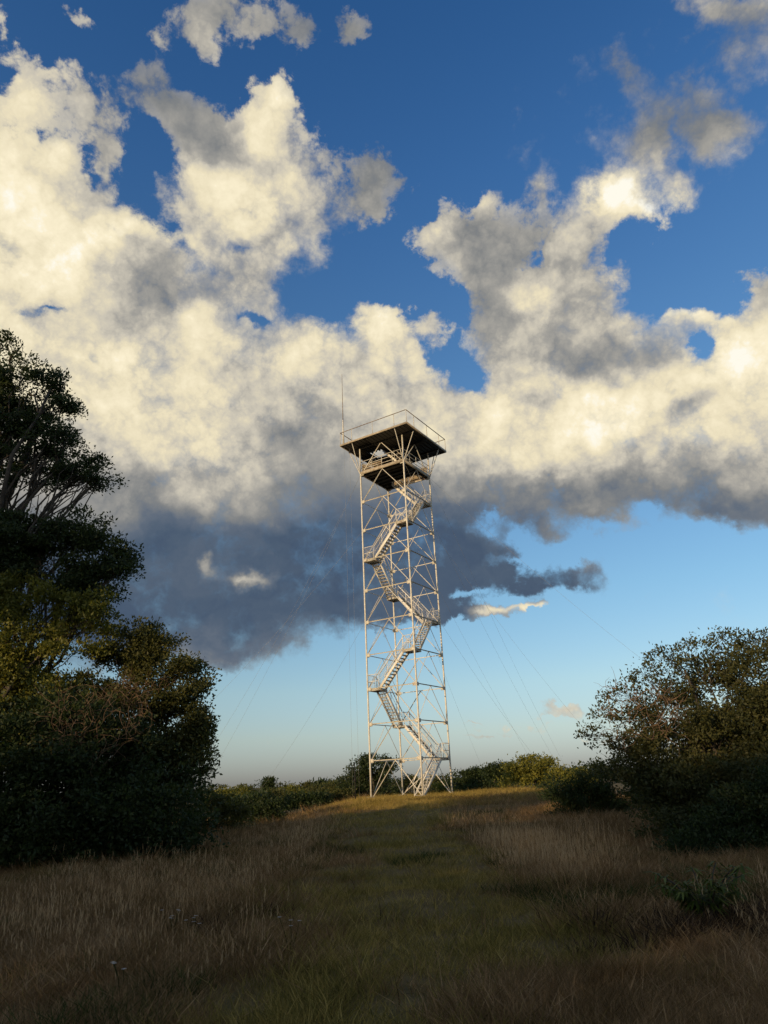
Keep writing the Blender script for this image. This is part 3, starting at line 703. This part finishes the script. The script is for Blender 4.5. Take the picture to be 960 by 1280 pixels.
# right: the big airy bush
tree('big_airy_bush', (8.6, 17.6), cl(17.6, [(905, 870, 70, 50), (965, 850, 70, 50), (850, 892, 56, 40), (880, 940, 70, 50), (960, 940, 80, 60), (830, 950, 44, 44), (795, 945, 34, 32), (935, 1010, 80, 50), (860, 1010, 52, 44), (1010, 900, 80, 80), (1010, 1000, 80, 80),
     (930, 930, 90, 90, 1.5), (860, 970, 60, 60, 1.4), (940, 1030, 90, 60, 1.2), (890, 1005, 80, 60, -.8, 1.3), (850, 1030, 50, 44, -.6, 1.2), (955, 1080, 66, 26, -1, 1.0), (890, 1082, 46, 22, -1, 1.0), (960, 1060, 66, 36), (880, 1058, 50, 32), (838, 1050, 30, 28), (770, 962, 24, 18),
     (806, 842, 20, 12, 0, .35), (835, 822, 22, 12, 0, .38), (870, 808, 24, 14, 0, .5), (905, 800, 22, 12, 0, .5), (945, 804, 26, 14, 0, .6), (985, 800, 30, 16, 0, .6), (775, 868, 22, 14, 0, .32), (752, 893, 18, 14, 0, .30), (738, 918, 14, 14, 0, .25), (790, 895, 26, 20, 0, .45), (756, 930, 20, 14, 0, .3), (820, 870, 30, 20, 0, .6)], .9), 165000, .085, L_bush,
     'big airy bush with fine twigs rising on the right side of the field', 'bush', trunk_r=.10, twigs=16, seed=21, twig=.17, per=18, fill=.42, K=20)
tree('leafy_thicket', (6.6, 14.6), cl(14.8, [(900, 1050, 44, 34), (950, 1030, 50, 44), (862, 1068, 26, 20), (930, 1080, 44, 20), (985, 1060, 50, 40), (980, 1000, 40, 40)], .8), 36000, .075, L_dark,
     'dark leafy thicket in the shade at the foot of the big airy bush', 'bush', trunk_r=.06, twigs=5, seed=24, twig=.16, K=20)
tree('dark_shrub', (5.9, 27.0), cl(27, [(690, 984, 18, 14), (718, 990, 24, 20), (748, 975, 24, 22), (705, 1008, 26, 18), (742, 1004, 30, 22), (780, 990, 30, 30), (770, 1014, 26, 14), (812, 1000, 30, 26)], .9), 22000, .095, L_dark,
     'dark leafy shrub in front of the yellow green bushes, left of the big airy bush', 'shrub', trunk_r=.07, twigs=6, seed=22, twig=.2, K=20)

# more scrub beyond the right edge of the photo
for i, (x_, y_, r_, h_, mt) in enumerate([(14.5, 19.5, 2.2, 3.8, L_bush), (17.5, 27.0, 2.6, 4.2, L_dark), (13.8, 30.5, 1.8, 2.6, L_olive), (21.0, 36.0, 2.6, 4.0, L_olive), (22.5, 22.0, 2.4, 4.4, L_dark), (18.0, 45.0, 2.4, 3.4, L_yell), (25.0, 52.0, 2.8, 4.2, L_olive)]):
    z_ = hz(x_, y_); rs_ = random.Random(600 + i)
    cs_ = [(Vector((x_ + rs_.uniform(-.6, .6) * r_, y_ + rs_.uniform(-.5, .5) * r_, z_ + h_ * f_)), (r_ * .7, r_ * .7, h_ * .24), 1.0) for f_ in (.2, .3, .45, .6, .75, .8)]
    tree('scrub_bush', (x_, y_), cs_, 14000, .12, mt, 'scrub bush standing outside the right edge of the photo', 'bush', 'scrub beyond the right edge', trunk_r=.08, twigs=4, seed=610 + i, twig=.24, K=18)

# behind the tower and across the plain
def bgtree(name, Y, items, n, size, mat, label, cat='tree', group='trees beyond the mound', seed=1, tr=.16, **k):
    c = cl(Y, items, .9); x = sum(v[0].x for v in c) / len(c)
    return tree(name, (x, Y), c, n, size, mat, label, cat, group, trunk_r=tr, twigs=4, seed=seed, twig=k.pop('twig', .4), per=14, **k)
bgtree('dark_round_tree', 64, [(452, 962, 14, 12), (470, 952, 15, 10), (487, 955, 10, 10), (440, 980, 16, 14), (462, 980, 20, 18), (484, 978, 16, 16), (448, 996, 18, 14), (478, 998, 22, 12)], 16000, .20, L_dark, 'dark round tree seen through the left half of the tower legs', seed=31)
bgtree('thin_shrub', 66, [(512, 976, 8, 8), (520, 988, 12, 10), (505, 990, 10, 8), (535, 990, 10, 8)], 3500, .17, L_olive, 'thin shrub just behind the foot of the tower stair', 'shrub', seed=32, tr=.06)
bgtree('leafy_bush', 70, [(548, 986, 9, 6), (556, 992, 12, 7)], 2500, .2, L_yell, 'bright green bush seen beside the right tower leg', 'bush', seed=33, tr=.06)
bgtree('dark_round_tree', 78, [(580, 976, 14, 10), (598, 972, 14, 10), (590, 988, 20, 12)], 6500, .25, L_dark, 'dark tree just right of the tower against the horizon', seed=34)
bgtree('dark_round_tree', 74, [(617, 966, 12, 10), (630, 962, 14, 10), (622, 980, 20, 16), (600, 990, 16, 12)], 8000, .24, L_dark, 'tallest dark tree between the tower and the yellow green bushes', seed=35)
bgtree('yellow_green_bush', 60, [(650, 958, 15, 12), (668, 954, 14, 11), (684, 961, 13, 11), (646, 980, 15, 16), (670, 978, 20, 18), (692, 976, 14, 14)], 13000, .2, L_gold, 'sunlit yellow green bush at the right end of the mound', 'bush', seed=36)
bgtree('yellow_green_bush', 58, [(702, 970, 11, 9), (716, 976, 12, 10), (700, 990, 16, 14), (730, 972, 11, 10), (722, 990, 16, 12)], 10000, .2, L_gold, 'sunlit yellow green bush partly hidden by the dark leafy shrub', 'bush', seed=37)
bgtree('leafy_bush', 76, [(570, 990, 8, 5), (556, 984, 8, 6)], 1500, .2, L_dark, 'low dark bush by the right leg of the tower', 'bush', seed=38, tr=.05)
for i, (px, py, r, Y, mt, lab) in enumerate([
    (282, 996, 14, 62, L_yell, 'sunlit low bush nearest the left thicket'), (304, 994, 13, 70, L_yell, 'yellow green bush left of the round far tree'), (322, 1000, 12, 58, L_dark, 'dark low bush below the round far tree'),
    (345, 998, 13, 66, L_olive, 'olive bush just right of the round far tree'), (362, 992, 13, 76, L_yell, 'brightest bush in the row left of the tower'), (384, 992, 13, 80, L_olive, 'olive bush in the middle of the gap left of the tower'),
    (402, 990, 12, 84, L_dark, 'dark bush half way along the row left of the tower'), (418, 988, 13, 76, L_olive, 'bush next to the dark round tree behind the tower'), (374, 1000, 12, 60, L_dark, 'dark low bush in front of the row left of the tower'), (428, 998, 12, 62, L_olive, 'low bush at the foot of the dark round tree'),
    (395, 1000, 11, 60, L_dark, 'dark low bush at the left shoulder of the mound'), (298, 1006, 12, 52, L_dark, 'dark low bush beside the left thicket')]):
    bgtree('field_bush', Y, [(px - r * .4, py, r * .8, r * .6), (px + r * .5, py - r * .1, r * .7, r * .6), (px, py + r * .5, r * 1.2, r * .6)], 3200, .2, mt, lab, 'bush', 'bushes across the plain left of the tower', seed=50 + i, tr=.05)
bgtree('round_far_tree', 210, [(335, 979, 7, 4.5), (335, 984, 5, 5)], 1500, .7, L_dark, 'lone round tree rising on the horizon left of the tower', seed=70, twig=.8)
rf = random.Random(5)
FAR = [(-160 + i * 27 + rf.uniform(-8, 8), 190 + rf.uniform(0, 160)) for i in range(48)]
ORD = ['first', 'second', 'third', 'fourth', 'fifth', 'sixth', 'seventh', 'eighth', 'ninth', 'tenth', 'eleventh']
g1 = sorted(p_ for p_, _ in FAR if 262 <= p_ <= 440); g2 = sorted(p_ for p_, _ in FAR if 540 <= p_ <= 720)
for i, (px, Y) in enumerate(FAR):
    hx = 976.7 + (480 - px) * math.tan(ROLL); h_ = rf.choice((1.0, 2.0, 2.5, 3.5, 6.5)) * rf.uniform(.8, 1.25) * 260 / Y; ww = rf.uniform(9, 17)
    look = 'tall' if h_ > 5 else 'low' if h_ < 2 else 'rounded'
    if px in g1: lab = look + ' far horizon tree, ' + ORD[g1.index(px)] + ' from the left, left of the tower'
    elif px in g2: lab = look + ' far horizon tree, ' + ORD[g2.index(px)] + ' from the left, right of the tower'
    else: lab = 'far tree on the horizon hidden by the nearer trees and bushes'
    bgtree('far_tree', Y, [(px - ww * .4, hx + 2 - h_ * .3, ww * .8, 3.5), (px + ww * .4, hx + 1.5 - h_ * .6, ww * .7, 3.5 + h_ * .3), (px, hx + 5, ww * 1.2, 4)], 700, .9, L_olive if i % 3 else L_dark,
           lab, 'tree', 'distant tree line', seed=100 + i, tr=.2, twig=1.0)

# trees behind and left of the camera whose shade lies over the field
SH = Vector((sun_dir.x, sun_dir.y, 0)).normalized(); SN = Vector((-SH.y, SH.x, 0))
if SN.x < 0: SN = -SN
def shade_tree(n_, m_, hgt, rad, seed, label, bottom=0.3):
    c0 = SH * m_ + SN * n_; rnd = random.Random(seed); cs = []
    for k in range(9):
        zz = bottom + (hgt - bottom) * (k + .5) / 9; rr_ = rad * (1.0 if zz < hgt * .7 else .75)
        for j in range(2):
            a = rnd.random() * 6.28; cs.append((Vector((c0.x + math.cos(a) * rr_ * .45, c0.y + math.sin(a) * rr_ * .45, zz)), (rr_ * .75, rr_ * .75, hgt / 9), 1.0))
    tree('field_edge_tree', (c0.x, c0.y), cs, 9000, .42, L_dark, label, 'tree', 'trees behind the camera', trunk_r=.25, twigs=2, seed=seed, twig=.5, fill=.6)
for i, (n_, m_, hgt, rad) in enumerate([(-21.5, 26, 7.4, 3.0), (-16.5, 27, 7.6, 3.2), (-11.5, 26, 8.6, 3.4), (-5.5, 27, 8.2, 3.6), (.5, 26, 9.4, 3.6), (6.5, 27, 10, 3.6), (12.5, 26, 10, 3.6), (-14.0, 31, 7.4, 3.2), (-8.5, 31, 8.0, 3.4), (-2.5, 31, 8.8, 3.6), (3.5, 31, 10, 3.4)]):
    shade_tree(n_, m_, hgt, rad, 200 + i, 'dense tree at the field edge behind the viewer')
shade_tree(-21.5, 9.0, 17.5, 3.2, 230, 'unseen tall tree added left of the thicket to shade the tallest crown', bottom=9.5)  # added out of view; shades the tall crown, spares the foliage below

# ---------------------------------------------------------------- grass
def grass_mat(name, stops, trans=.3):
    m, b, o = material(name)
    at_ = b.n.new('ShaderNodeAttribute'); at_.attribute_name = 'tint'
    oi = b.n.new('ShaderNodeObjectInfo').outputs['Random']
    pos = b.n.new('ShaderNodeNewGeometry').outputs['Position']
    n = b.noise(pos, .45, 4, .6); n_ = b.noise(pos, 2.6, 4, .65)
    f = b.m('ADD', b.m('MULTIPLY', at_.outputs['Fac'], .55), b.m('MULTIPLY', oi, .25))
    f = b.m('ADD', f, b.m('ADD', b.m('MULTIPLY', b.m('SUBTRACT', n, .42), .9), b.m('MULTIPLY', b.m('SUBTRACT', n_, .5), .8)), clamp=True)
    col = b.ramp(f, stops)
    d = b.n.new('ShaderNodeBsdfDiffuse'); b.put(d.inputs[0], col); t = b.n.new('ShaderNodeBsdfTranslucent'); b.put(t.inputs[0], col)
    mx = b.n.new('ShaderNodeMixShader'); mx.inputs[0].default_value = trans
    b.l.new(d.outputs[0], mx.inputs[1]); b.l.new(t.outputs[0], mx.inputs[2]); b.l.new(mx.outputs[0], o.inputs[0]); return m
G_turf = grass_mat('short_turf_blades', [(0, (.055, .056, .015)), (.3, (.18, .148, .040)), (.6, (.35, .26, .076)), (1, (.62, .46, .17))])
G_dry = grass_mat('dry_red_brown_grass', [(0, (.045, .033, .014)), (.35, (.17, .105, .046)), (.7, (.35, .22, .108)), (1, (.62, .43, .24))])
G_sun_tint = grass_mat('sun_tinted_crest_blades', [(0, (.12, .085, .02)), (.4, (.32, .23, .06)), (1, (.62, .45, .16))])  # turf recoloured golden: the low sun's glow is painted into the blades
G_pale = grass_mat('pale_grass_stalks', [(0, (.18, .11, .05)), (.5, (.40, .26, .13)), (1, (.66, .48, .28))])
G_green = grass_mat('green_weed_leaves', [(0, (.022, .034, .012)), (.5, (.045, .062, .02)), (1, (.085, .10, .03))])
G_deadleaf = grass_mat('dead_brown_weed', [(0, (.025, .017, .012)), (.5, (.06, .04, .026)), (1, (.12, .08, .05))])

def tuft(name, n, hgt, spread, width, bend, mat, seed, segs=3, head=0):
    r = np.random.default_rng(seed); V = []; F = []; L = []; T = []
    for i in range(n):
        a = r.random() * 6.283; q = spread * math.sqrt(r.random()); bx, by = q * math.cos(a), q * math.sin(a)
        h = hgt * r.uniform(.45, 1.1); la = a + r.normal(0, .8); be = bend * h * r.uniform(.3, 1.4); wa = r.random() * 6.283
        wx, wy = math.cos(wa) * width / 2, math.sin(wa) * width / 2; base = len(V); tt = r.random()
        for s in range(segs):
            t = s / segs; k = 1 - .75 * t; cx = bx + math.cos(la) * be * t * t; cy = by + math.sin(la) * be * t * t; z = h * (t - .18 * bend * t * t)
            V += [(cx - wx * k, cy - wy * k, z - .02), (cx + wx * k, cy + wy * k, z - .02)]
        V.append((bx + math.cos(la) * be, by + math.sin(la) * be, h * (1 - .18 * bend)))
        for s in range(segs - 1): F += [base + 2 * s, base + 2 * s + 1, base + 2 * s + 3, base + 2 * s + 2]; L.append(4); T.append(tt)
        F += [base + 2 * segs - 2, base + 2 * segs - 1, base + 2 * segs]; L.append(3); T.append(tt)
        if i < head:        # feathery seed head: a few short slanting spikelets
            tx, ty, tz = V[-1]; hd = h * .22
            for j in range(7):
                zb = tz - hd * j / 7; an_ = r.random() * 6.283; b0 = len(V); ex = .014 * hgt
                V += [(tx, ty, zb), (tx + math.cos(an_) * ex, ty + math.sin(an_) * ex, zb + .03 * hgt), (tx + math.cos(an_) * ex * .8, ty + math.sin(an_) * ex * .8, zb + .075 * hgt)]
                F += [b0, b0 + 1, b0 + 2]; L.append(3); T.append(.9)
    me = mesh_np(name, V, F, L, [mat], tint=T); o = bpy.data.objects.new(name, me); return o         # never linked: only instanced

def scatter(name, pts, scl, protos, label, cat):
    me = bpy.data.meshes.new(name); me.vertices.add(len(pts)); me.vertices.foreach_set('co', np.asarray(pts, np.float32).ravel())
    a = me.attributes.new('scl', 'FLOAT', 'POINT'); a.data.foreach_set('value', np.asarray(scl, np.float32))
    o = link(name, me); tag(o, label, cat, kind='stuff')
    ng = bpy.data.node_groups.new(name, 'GeometryNodeTree')
    ng.interface.new_socket('Geometry', in_out='INPUT', socket_type='NodeSocketGeometry'); ng.interface.new_socket('Geometry', in_out='OUTPUT', socket_type='NodeSocketGeometry')
    N = ng.nodes; gi = N.new('NodeGroupInput'); go = N.new('NodeGroupOutput'); iop = N.new('GeometryNodeInstanceOnPoints'); jn = N.new('GeometryNodeJoinGeometry')
    for p_ in protos[::-1]:
        oi = N.new('GeometryNodeObjectInfo'); oi.inputs['Object'].default_value = p_; oi.inputs['As Instance'].default_value = True; ng.links.new(oi.outputs['Geometry'], jn.inputs[0])
    m2p = N.new('GeometryNodeMeshToPoints'); ng.links.new(gi.outputs[0], m2p.inputs[0]); ng.links.new(m2p.outputs[0], iop.inputs['Points']); ng.links.new(jn.outputs[0], iop.inputs['Instance'])
    iop.inputs['Pick Instance'].default_value = True
    rv = N.new('FunctionNodeRandomValue'); rv.data_type = 'FLOAT_VECTOR'; rv.inputs[0].default_value = (-.12, -.12, 0); rv.inputs[1].default_value = (.12, .12, 6.283)
    ng.links.new(rv.outputs[0], iop.inputs['Rotation'])
    na_ = N.new('GeometryNodeInputNamedAttribute'); na_.data_type = 'FLOAT'; na_.inputs['Name'].default_value = 'scl'; ng.links.new(na_.outputs[0], iop.inputs['Scale'])
    ng.links.new(iop.outputs[0], go.inputs[0])
    md = o.modifiers.new('scatter', 'NODES'); md.node_group = ng
    return o

def wedge(n, r0, r1, az=34, power=1.0, back=0):
    """points over the field in front, thinning with distance"""
    u = rng.random(n); 
    e = 2 - power
    r = (r0 ** e + u * (r1 ** e - r0 ** e)) ** (1 / e) if abs(e) > 1e-6 else r0 * (r1 / r0) ** u
    a = np.radians(rng.uniform(-az, az, n)); return r * np.sin(a), r * np.cos(a)

def path_w(x, y):
    """1 on the mown way up to the tower"""
    c = -.45 + .03 * y; w = 1.0 + .035 * y
    c = c + .35 * np.sin(y * .13) + 1.6 * vnoise(x, y, .35, 61) + .7 * vnoise(x, y, 1.2, 62)
    return 1 - sst(np.abs(x - c), w * .55, w * 1.75)
def clearmask(x, y): return (np.hypot(x, y) > 2.5) & (np.hypot(x - TX, y - TY) > .5)

x, y = wedge(190000, 1.8, 66, 60, 1.72); k = clearmask(x, y) & (rng.random(len(x)) < np.clip(.62 + 1.5 * vnoise(x, y, 1.4, 71) + .8 * vnoise(x, y, 4.5, 72), .10, 1)); x, y = x[k], y[k]
r = np.hypot(x, y); s = (.5 + 1.5 * rng.random(len(x)) ** 4) * (1 + r / 38) * (1 + .5 * vnoise(x, y, .8, 9))
side = (path_w(x, y) + .9 * vnoise(x, y, .9, 81) + .8 * vnoise(x, y, 3.1, 82) + rng.normal(0, .18, len(x)) < .42) & (np.hypot(x - 2, y - 49) > 9)
turf = [tuft('turf_tuft', 16, .095, .15, .0062, 1.1, G_turf, 300 + i, 2) for i in range(4)]
scatter('short_grass', np.stack([x, y, height(x, y)], 1)[~side], s[~side], turf, 'short olive green grass of the mown way up to the tower', 'grass')
brown = [tuft('brown_tuft', 16, .12, .15, .0060, 1.1, G_dry, 310 + i, 2) for i in range(4)]
scatter('rough_brown_grass', np.stack([x, y, height(x, y)], 1)[side], s[side] * 1.15, brown, 'rough reddish brown grass on either side of the mown way', 'grass')

# a denser cover on the crest round the tower, sunlight tinted into its colour
q_ = rng.random(16000) ** .5 * 17; a_ = rng.random(16000) * 6.283; x = 2.5 + q_ * np.cos(a_); y = 47.5 + q_ * np.sin(a_) * .75; k = y < 57; x, y = x[k], y[k]
sun_tinted = [tuft('sun_tinted_tuft', 16, .095, .15, .0062, 1.1, G_sun_tint, 305 + i, 2) for i in range(3)]
scatter('crest_grass', np.stack([x, y, height(x, y)], 1), rng.uniform(1.2, 2.8, len(x)), sun_tinted, 'grass tinted sunlit gold on the crest of the mound round the tower legs', 'grass')

x, y = wedge(64000, 3.0, 62, 60, 1.7); pw = path_w(x, y)
patch = .5 + 1.1 * vnoise(x, y, .33, 21) + .5 * vnoise(x, y, 1.1, 22)
dens_ = (1 - pw) * np.clip(.16 + .9 * patch, 0.06, .9)
dens_ *= 1 - sst(np.hypot(x - TX, y - TY), 12, 5) if False else 1.0
dens_ = np.where(np.hypot(x - TX, y - TY) < 9, dens_ * .08, dens_)
k = (rng.random(len(x)) < dens_); x, y, patch = x[k], y[k], patch[k]
r = np.hypot(x, y)
s = (.28 + .55 * np.clip(patch, .1, 1.2)) * (.8 + .4 * rng.random(len(x))) * (1 - .35 * sst(path_w(x, y), .0, .8))
dry = [tuft('dry_tuft', 22, .40, .21, .0055, 1.15, G_dry, 320 + i, 4, 2) for i in range(5)]
scatter('tall_dry_grass', np.stack([x, y, height(x, y)], 1), s, dry, 'tall reddish brown dry grass on both sides of the mown way', 'grass')

# stands of pale stalks: (x, y, rx, ry, count)
px_, py_, sc_ = [], [], []
for (cx_, cy_, rx, ry, n, sz) in [(2.6, 13.0, 1.0, 2.0, 190, .85), (2.1, 17.0, 1.6, 3.0, 190, .75), (1.6, 24, 1.6, 3.0, 110, .7), (-3.6, 9.4, 1.7, 1.7, 100, .72), (-2.9, 13.0, 1.3, 2.4, 90, .62), (-4.9, 14.0, 2.2, 2.6, 90, .62), (-3.0, 20.0, 1.6, 3.6, 120, .7), (-2.6, 27, 1.2, 4.0, 50, .7), (4.1, 7.2, .7, .7, 22, .8), (-1.9, 7.4, .9, .8, 16, .6), (6.0, 22, 3, 3.5, 50, .65)]:
    a = rng.normal(0, .55, (n, 2)); px_ += list(cx_ + a[:, 0] * rx); py_ += list(cy_ + a[:, 1] * ry); sc_ += list(sz * rng.uniform(.55, 1.15, n))
x, y, s = map(np.array, (px_, py_, sc_)); k = path_w(x, y) < .6; x, y, s = x[k], y[k], s[k]
pale = [tuft('pale_tuft', 11, .80, .22, .005, .60, G_pale, 340 + i, 4, 9) for i in range(5)]
scatter('pale_stalk_grass', np.stack([x, y, height(x, y)], 1), s, pale, 'pale tall stalks with thin seed heads standing above the dry grass', 'grass')

x, y = wedge(14000, 3.0, 48, 58, 1.7); k = (vnoise(x, y, .4, 41) + .3 * vnoise(x, y, 1.3, 42) > .08) & (path_w(x, y) < .7); x, y = x[k], y[k]
s = rng.uniform(.5, 1.3, len(x))
green = [tuft('green_tuft', 26, .20, .12, .012, .9, G_green, 360 + i, 3) for i in range(4)]
scatter('green_weed_cover', np.stack([x, y, height(x, y)], 1), s, green, 'low dark green weeds growing in patches among the dry grass', 'weeds')

# a rounded green tussock beside the way, seen as a dark lump
ta = rng.normal(0, .5, (34, 2)); x = .05 + .35 * 1.6 * ta[:, 0] + .3; y = 15.2 + ta[:, 1]
scatter('green_tussock', np.stack([x, y, height(x, y)], 1), rng.uniform(.6, 1.1, 34), green, 'dark green grass tussock lying across the middle of the mown way', 'grass')

# dark dead weeds at the lower right
dp = [(4.0, 8.4, 1.4, .9, 60), (2.9, 8.1, 1.1, .6, 28), (5.2, 8.7, 1.0, .9, 36), (-2.2, 9.6, .9, .8, 9), (2.6, 41, 3, 1.5, 90)]
px_, py_ = [], []
for (cx_, cy_, rx, ry, n) in dp: a = rng.normal(0, .6, (n, 2)); px_ += list(cx_ + a[:, 0] * rx); py_ += list(cy_ + a[:, 1] * ry)
x, y = np.array(px_), np.array(py_)
dead = [tuft('dead_tuft', 40, .26, .17, .022, 1.0, G_deadleaf, 380 + i, 3) for i in range(3)]
scatter('dead_weed_cover', np.stack([x, y, height(x, y)], 1), rng.uniform(.6, 1.2, len(x)), dead, 'dark withered weeds lying in the lower right of the field', 'weeds')

# the green sapling with long leaflets by the big bush
def sapling(name, base, hgt, stems, label, seed, scale=1.0):
    rnd = random.Random(seed); b0 = Vector((base[0], base[1], hz(*base))); root = empty(name, b0); tag(root, label, 'plant')
    q = MB(); V = []; T = []
    for s_ in range(stems):
        a = 6.283 * s_ / stems + rnd.uniform(-.3, .3); L = hgt * rnd.uniform(.7, 1.1)
        tip = Vector((math.cos(a) * L * .75, math.sin(a) * L * .55, L * rnd.uniform(.65, 1.0)))
        pts = [Vector((0, 0, 0)).lerp(tip, t / 6) + Vector((0, 0, .18 * L * math.sin(PI * t / 6))) for t in range(7)]
        q.tube(pts, [.012 * (1 - .1 * i) for i in range(7)], 5)
        for i in range(2, 7):
            for j in range(9):
                an_ = rnd.random() * 6.283; d = Vector((math.cos(an_), math.sin(an_), rnd.uniform(-.5, .35))).normalized(); p = pts[i]; ll = scale * rnd.uniform(.11, .24)
                w_ = d.cross(Vector((0, 0, 1))).normalized() * ll * .085; m1 = p + d * ll * .4 + Vector((0, 0, .012)); m2 = p + d * ll * .75
                V += [p, m1 + w_, m2 + w_ * .7 - Vector((0, 0, .01)), p + d * ll - Vector((0, 0, .03)), m2 - w_ * .7 - Vector((0, 0, .01)), m1 - w_]; T.append(rnd.random())
    q.build('stem', M_bark, root)
    link('leaves', mesh_np('leaves', V, np.arange(len(V)), np.full(len(T), 6), [L_sap], tint=T), root)
L_sap = leaf_mat('leaf_sapling', (.035, .050, .008), (.075, .105, .016), (.20, .23, .05))
g_ = at(893, 1185, 8.3); sapling('leafy_sapling', (g_.x, 8.3), .62, 15, 'young leafy sapling with drooping narrow leaflets in front of the big airy bush', 5, .8)
# white-flowered weeds at the lower left
M_petal = solid_mat('white_petal', (.62, .60, .55), (.5, .48, .42), 20, .8)
def flowers(base, n, label, seed):
    rnd = random.Random(seed); b0 = Vector((base[0], base[1], hz(*base))); root = empty('flowering_weed', b0); tag(root, label, 'plant', 'small white flowered weeds')
    q = MB(); tips = []
    for i in range(n):
        a = rnd.random() * 6.283; L = rnd.uniform(.22, .36); tip = Vector((math.cos(a) * L * .3, math.sin(a) * L * .3, L)); q.tube([(0, 0, 0), tip * .5 + Vector((.01, 0, .02)), tip], .003, 3); tips.append(tip)
    q.build('stem', G_green, root)
    for t in tips:
        f = MB()
        for j in range(5):
            a = 6.283 * j / 5; c_, s_ = math.cos(a) * .017, math.sin(a) * .017
            f.add([t, t + Vector((c_ - s_ * .4, s_ + c_ * .4, .004)), t + Vector((c_ * 1.3, s_ * 1.3, .001)), t + Vector((c_ + s_ * .4, s_ - c_ * .4, .004))], [(0, 1, 2, 3)])
        f.build('flower', M_petal, root)
for i, (px, py, n, lab) in enumerate([(212, 1168, 7, 'weed with tiny white flowers, highest on the left slope'), (240, 1176, 5, 'weed with tiny white flowers right beside the highest one'), (150, 1240, 3, 'weed with tiny white flowers near the lower left corner'), (362, 1190, 4, 'weed with a few white flowers beside the mown way')]):
    d = ray(px, py + 14); t = -(EYE) / d.z; flowers((d.x * t, d.y * t), n, lab, 400 + i)

# bare vines and dead twigs in the left thicket
def vines(base, c, r, n, label, seed, rad=.0055, mat=None, droop=.5, step=.085):
    rnd = random.Random(seed); c = Vector(c); root = Vector((c.x, c.y, c.z)); q = MB()
    for i in range(n):
        u = Vector((rnd.gauss(0, 1), rnd.gauss(0, 1) - .6, rnd.gauss(0, 1))).normalized(); p = Vector((u.x * r[0], u.y * r[1], u.z * r[2])); d = Vector((rnd.gauss(0, 1), rnd.gauss(0, .6), rnd.gauss(0, .8))).normalized(); pts = [p]
        for k_ in range(9):
            d = (d + Vector((rnd.gauss(0, .35), rnd.gauss(0, .3), rnd.gauss(0, .3) - droop * .12))).normalized(); p = p + d * r[0] * step; pts.append(p)
        q.tube(pts, [rad * (1 - .08 * j) for j in range(10)], 4, cap=False)
    o = q.build('vine_tangle', mat or M_dry, None, root); tag(o, label, 'vines', 'dry vines in the left thicket'); return o
for i, (px, py, Y, rx, rz, n, lab) in enumerate([(62, 742, 20.2, 26, 40, 190, 'reddish dry vine tangle hanging under the dark boughs at the left'), (28, 820, 19.7, 34, 30, 200, 'reddish dry vine tangle on the sunlit vine covered tree'), (178, 868, 19.6, 34, 22, 130, 'grey brown vine tangle across the rounded tree'), (120, 900, 17.6, 60, 40, 160, 'shaded vine tangle on top of the wide dark bush'),
        (262, 950, 21.8, 10, 28, 46, 'bare twigs sticking out at the right edge of the left thicket'), (30, 650, 23.0, 40, 16, 60, 'bare hanging twigs in the gap under the tallest crown'), (45, 585, 23.2, 50, 24, 60, 'thin bare twigs inside the tallest crown')]):
    s = mpp(px, py, Y); vines(None, at(px, py, Y), (rx * s, .8, rz * s), n, lab, 500 + i)
# bare twigs of the right bush
for i, (px, py, Y, rx, rz, n, lab) in enumerate([(800, 890, 16.6, 44, 36, 120, 'bare pale twigs in the sunlit left flank of the big airy bush')]):
    s = mpp(px, py, Y); o = vines(None, at(px, py, Y), (rx * s, .9, rz * s), n, lab, 520 + i, rad=.007, droop=-.6); o['group'] = 'bare twigs of the big airy bush'; o['category'] = 'twigs'
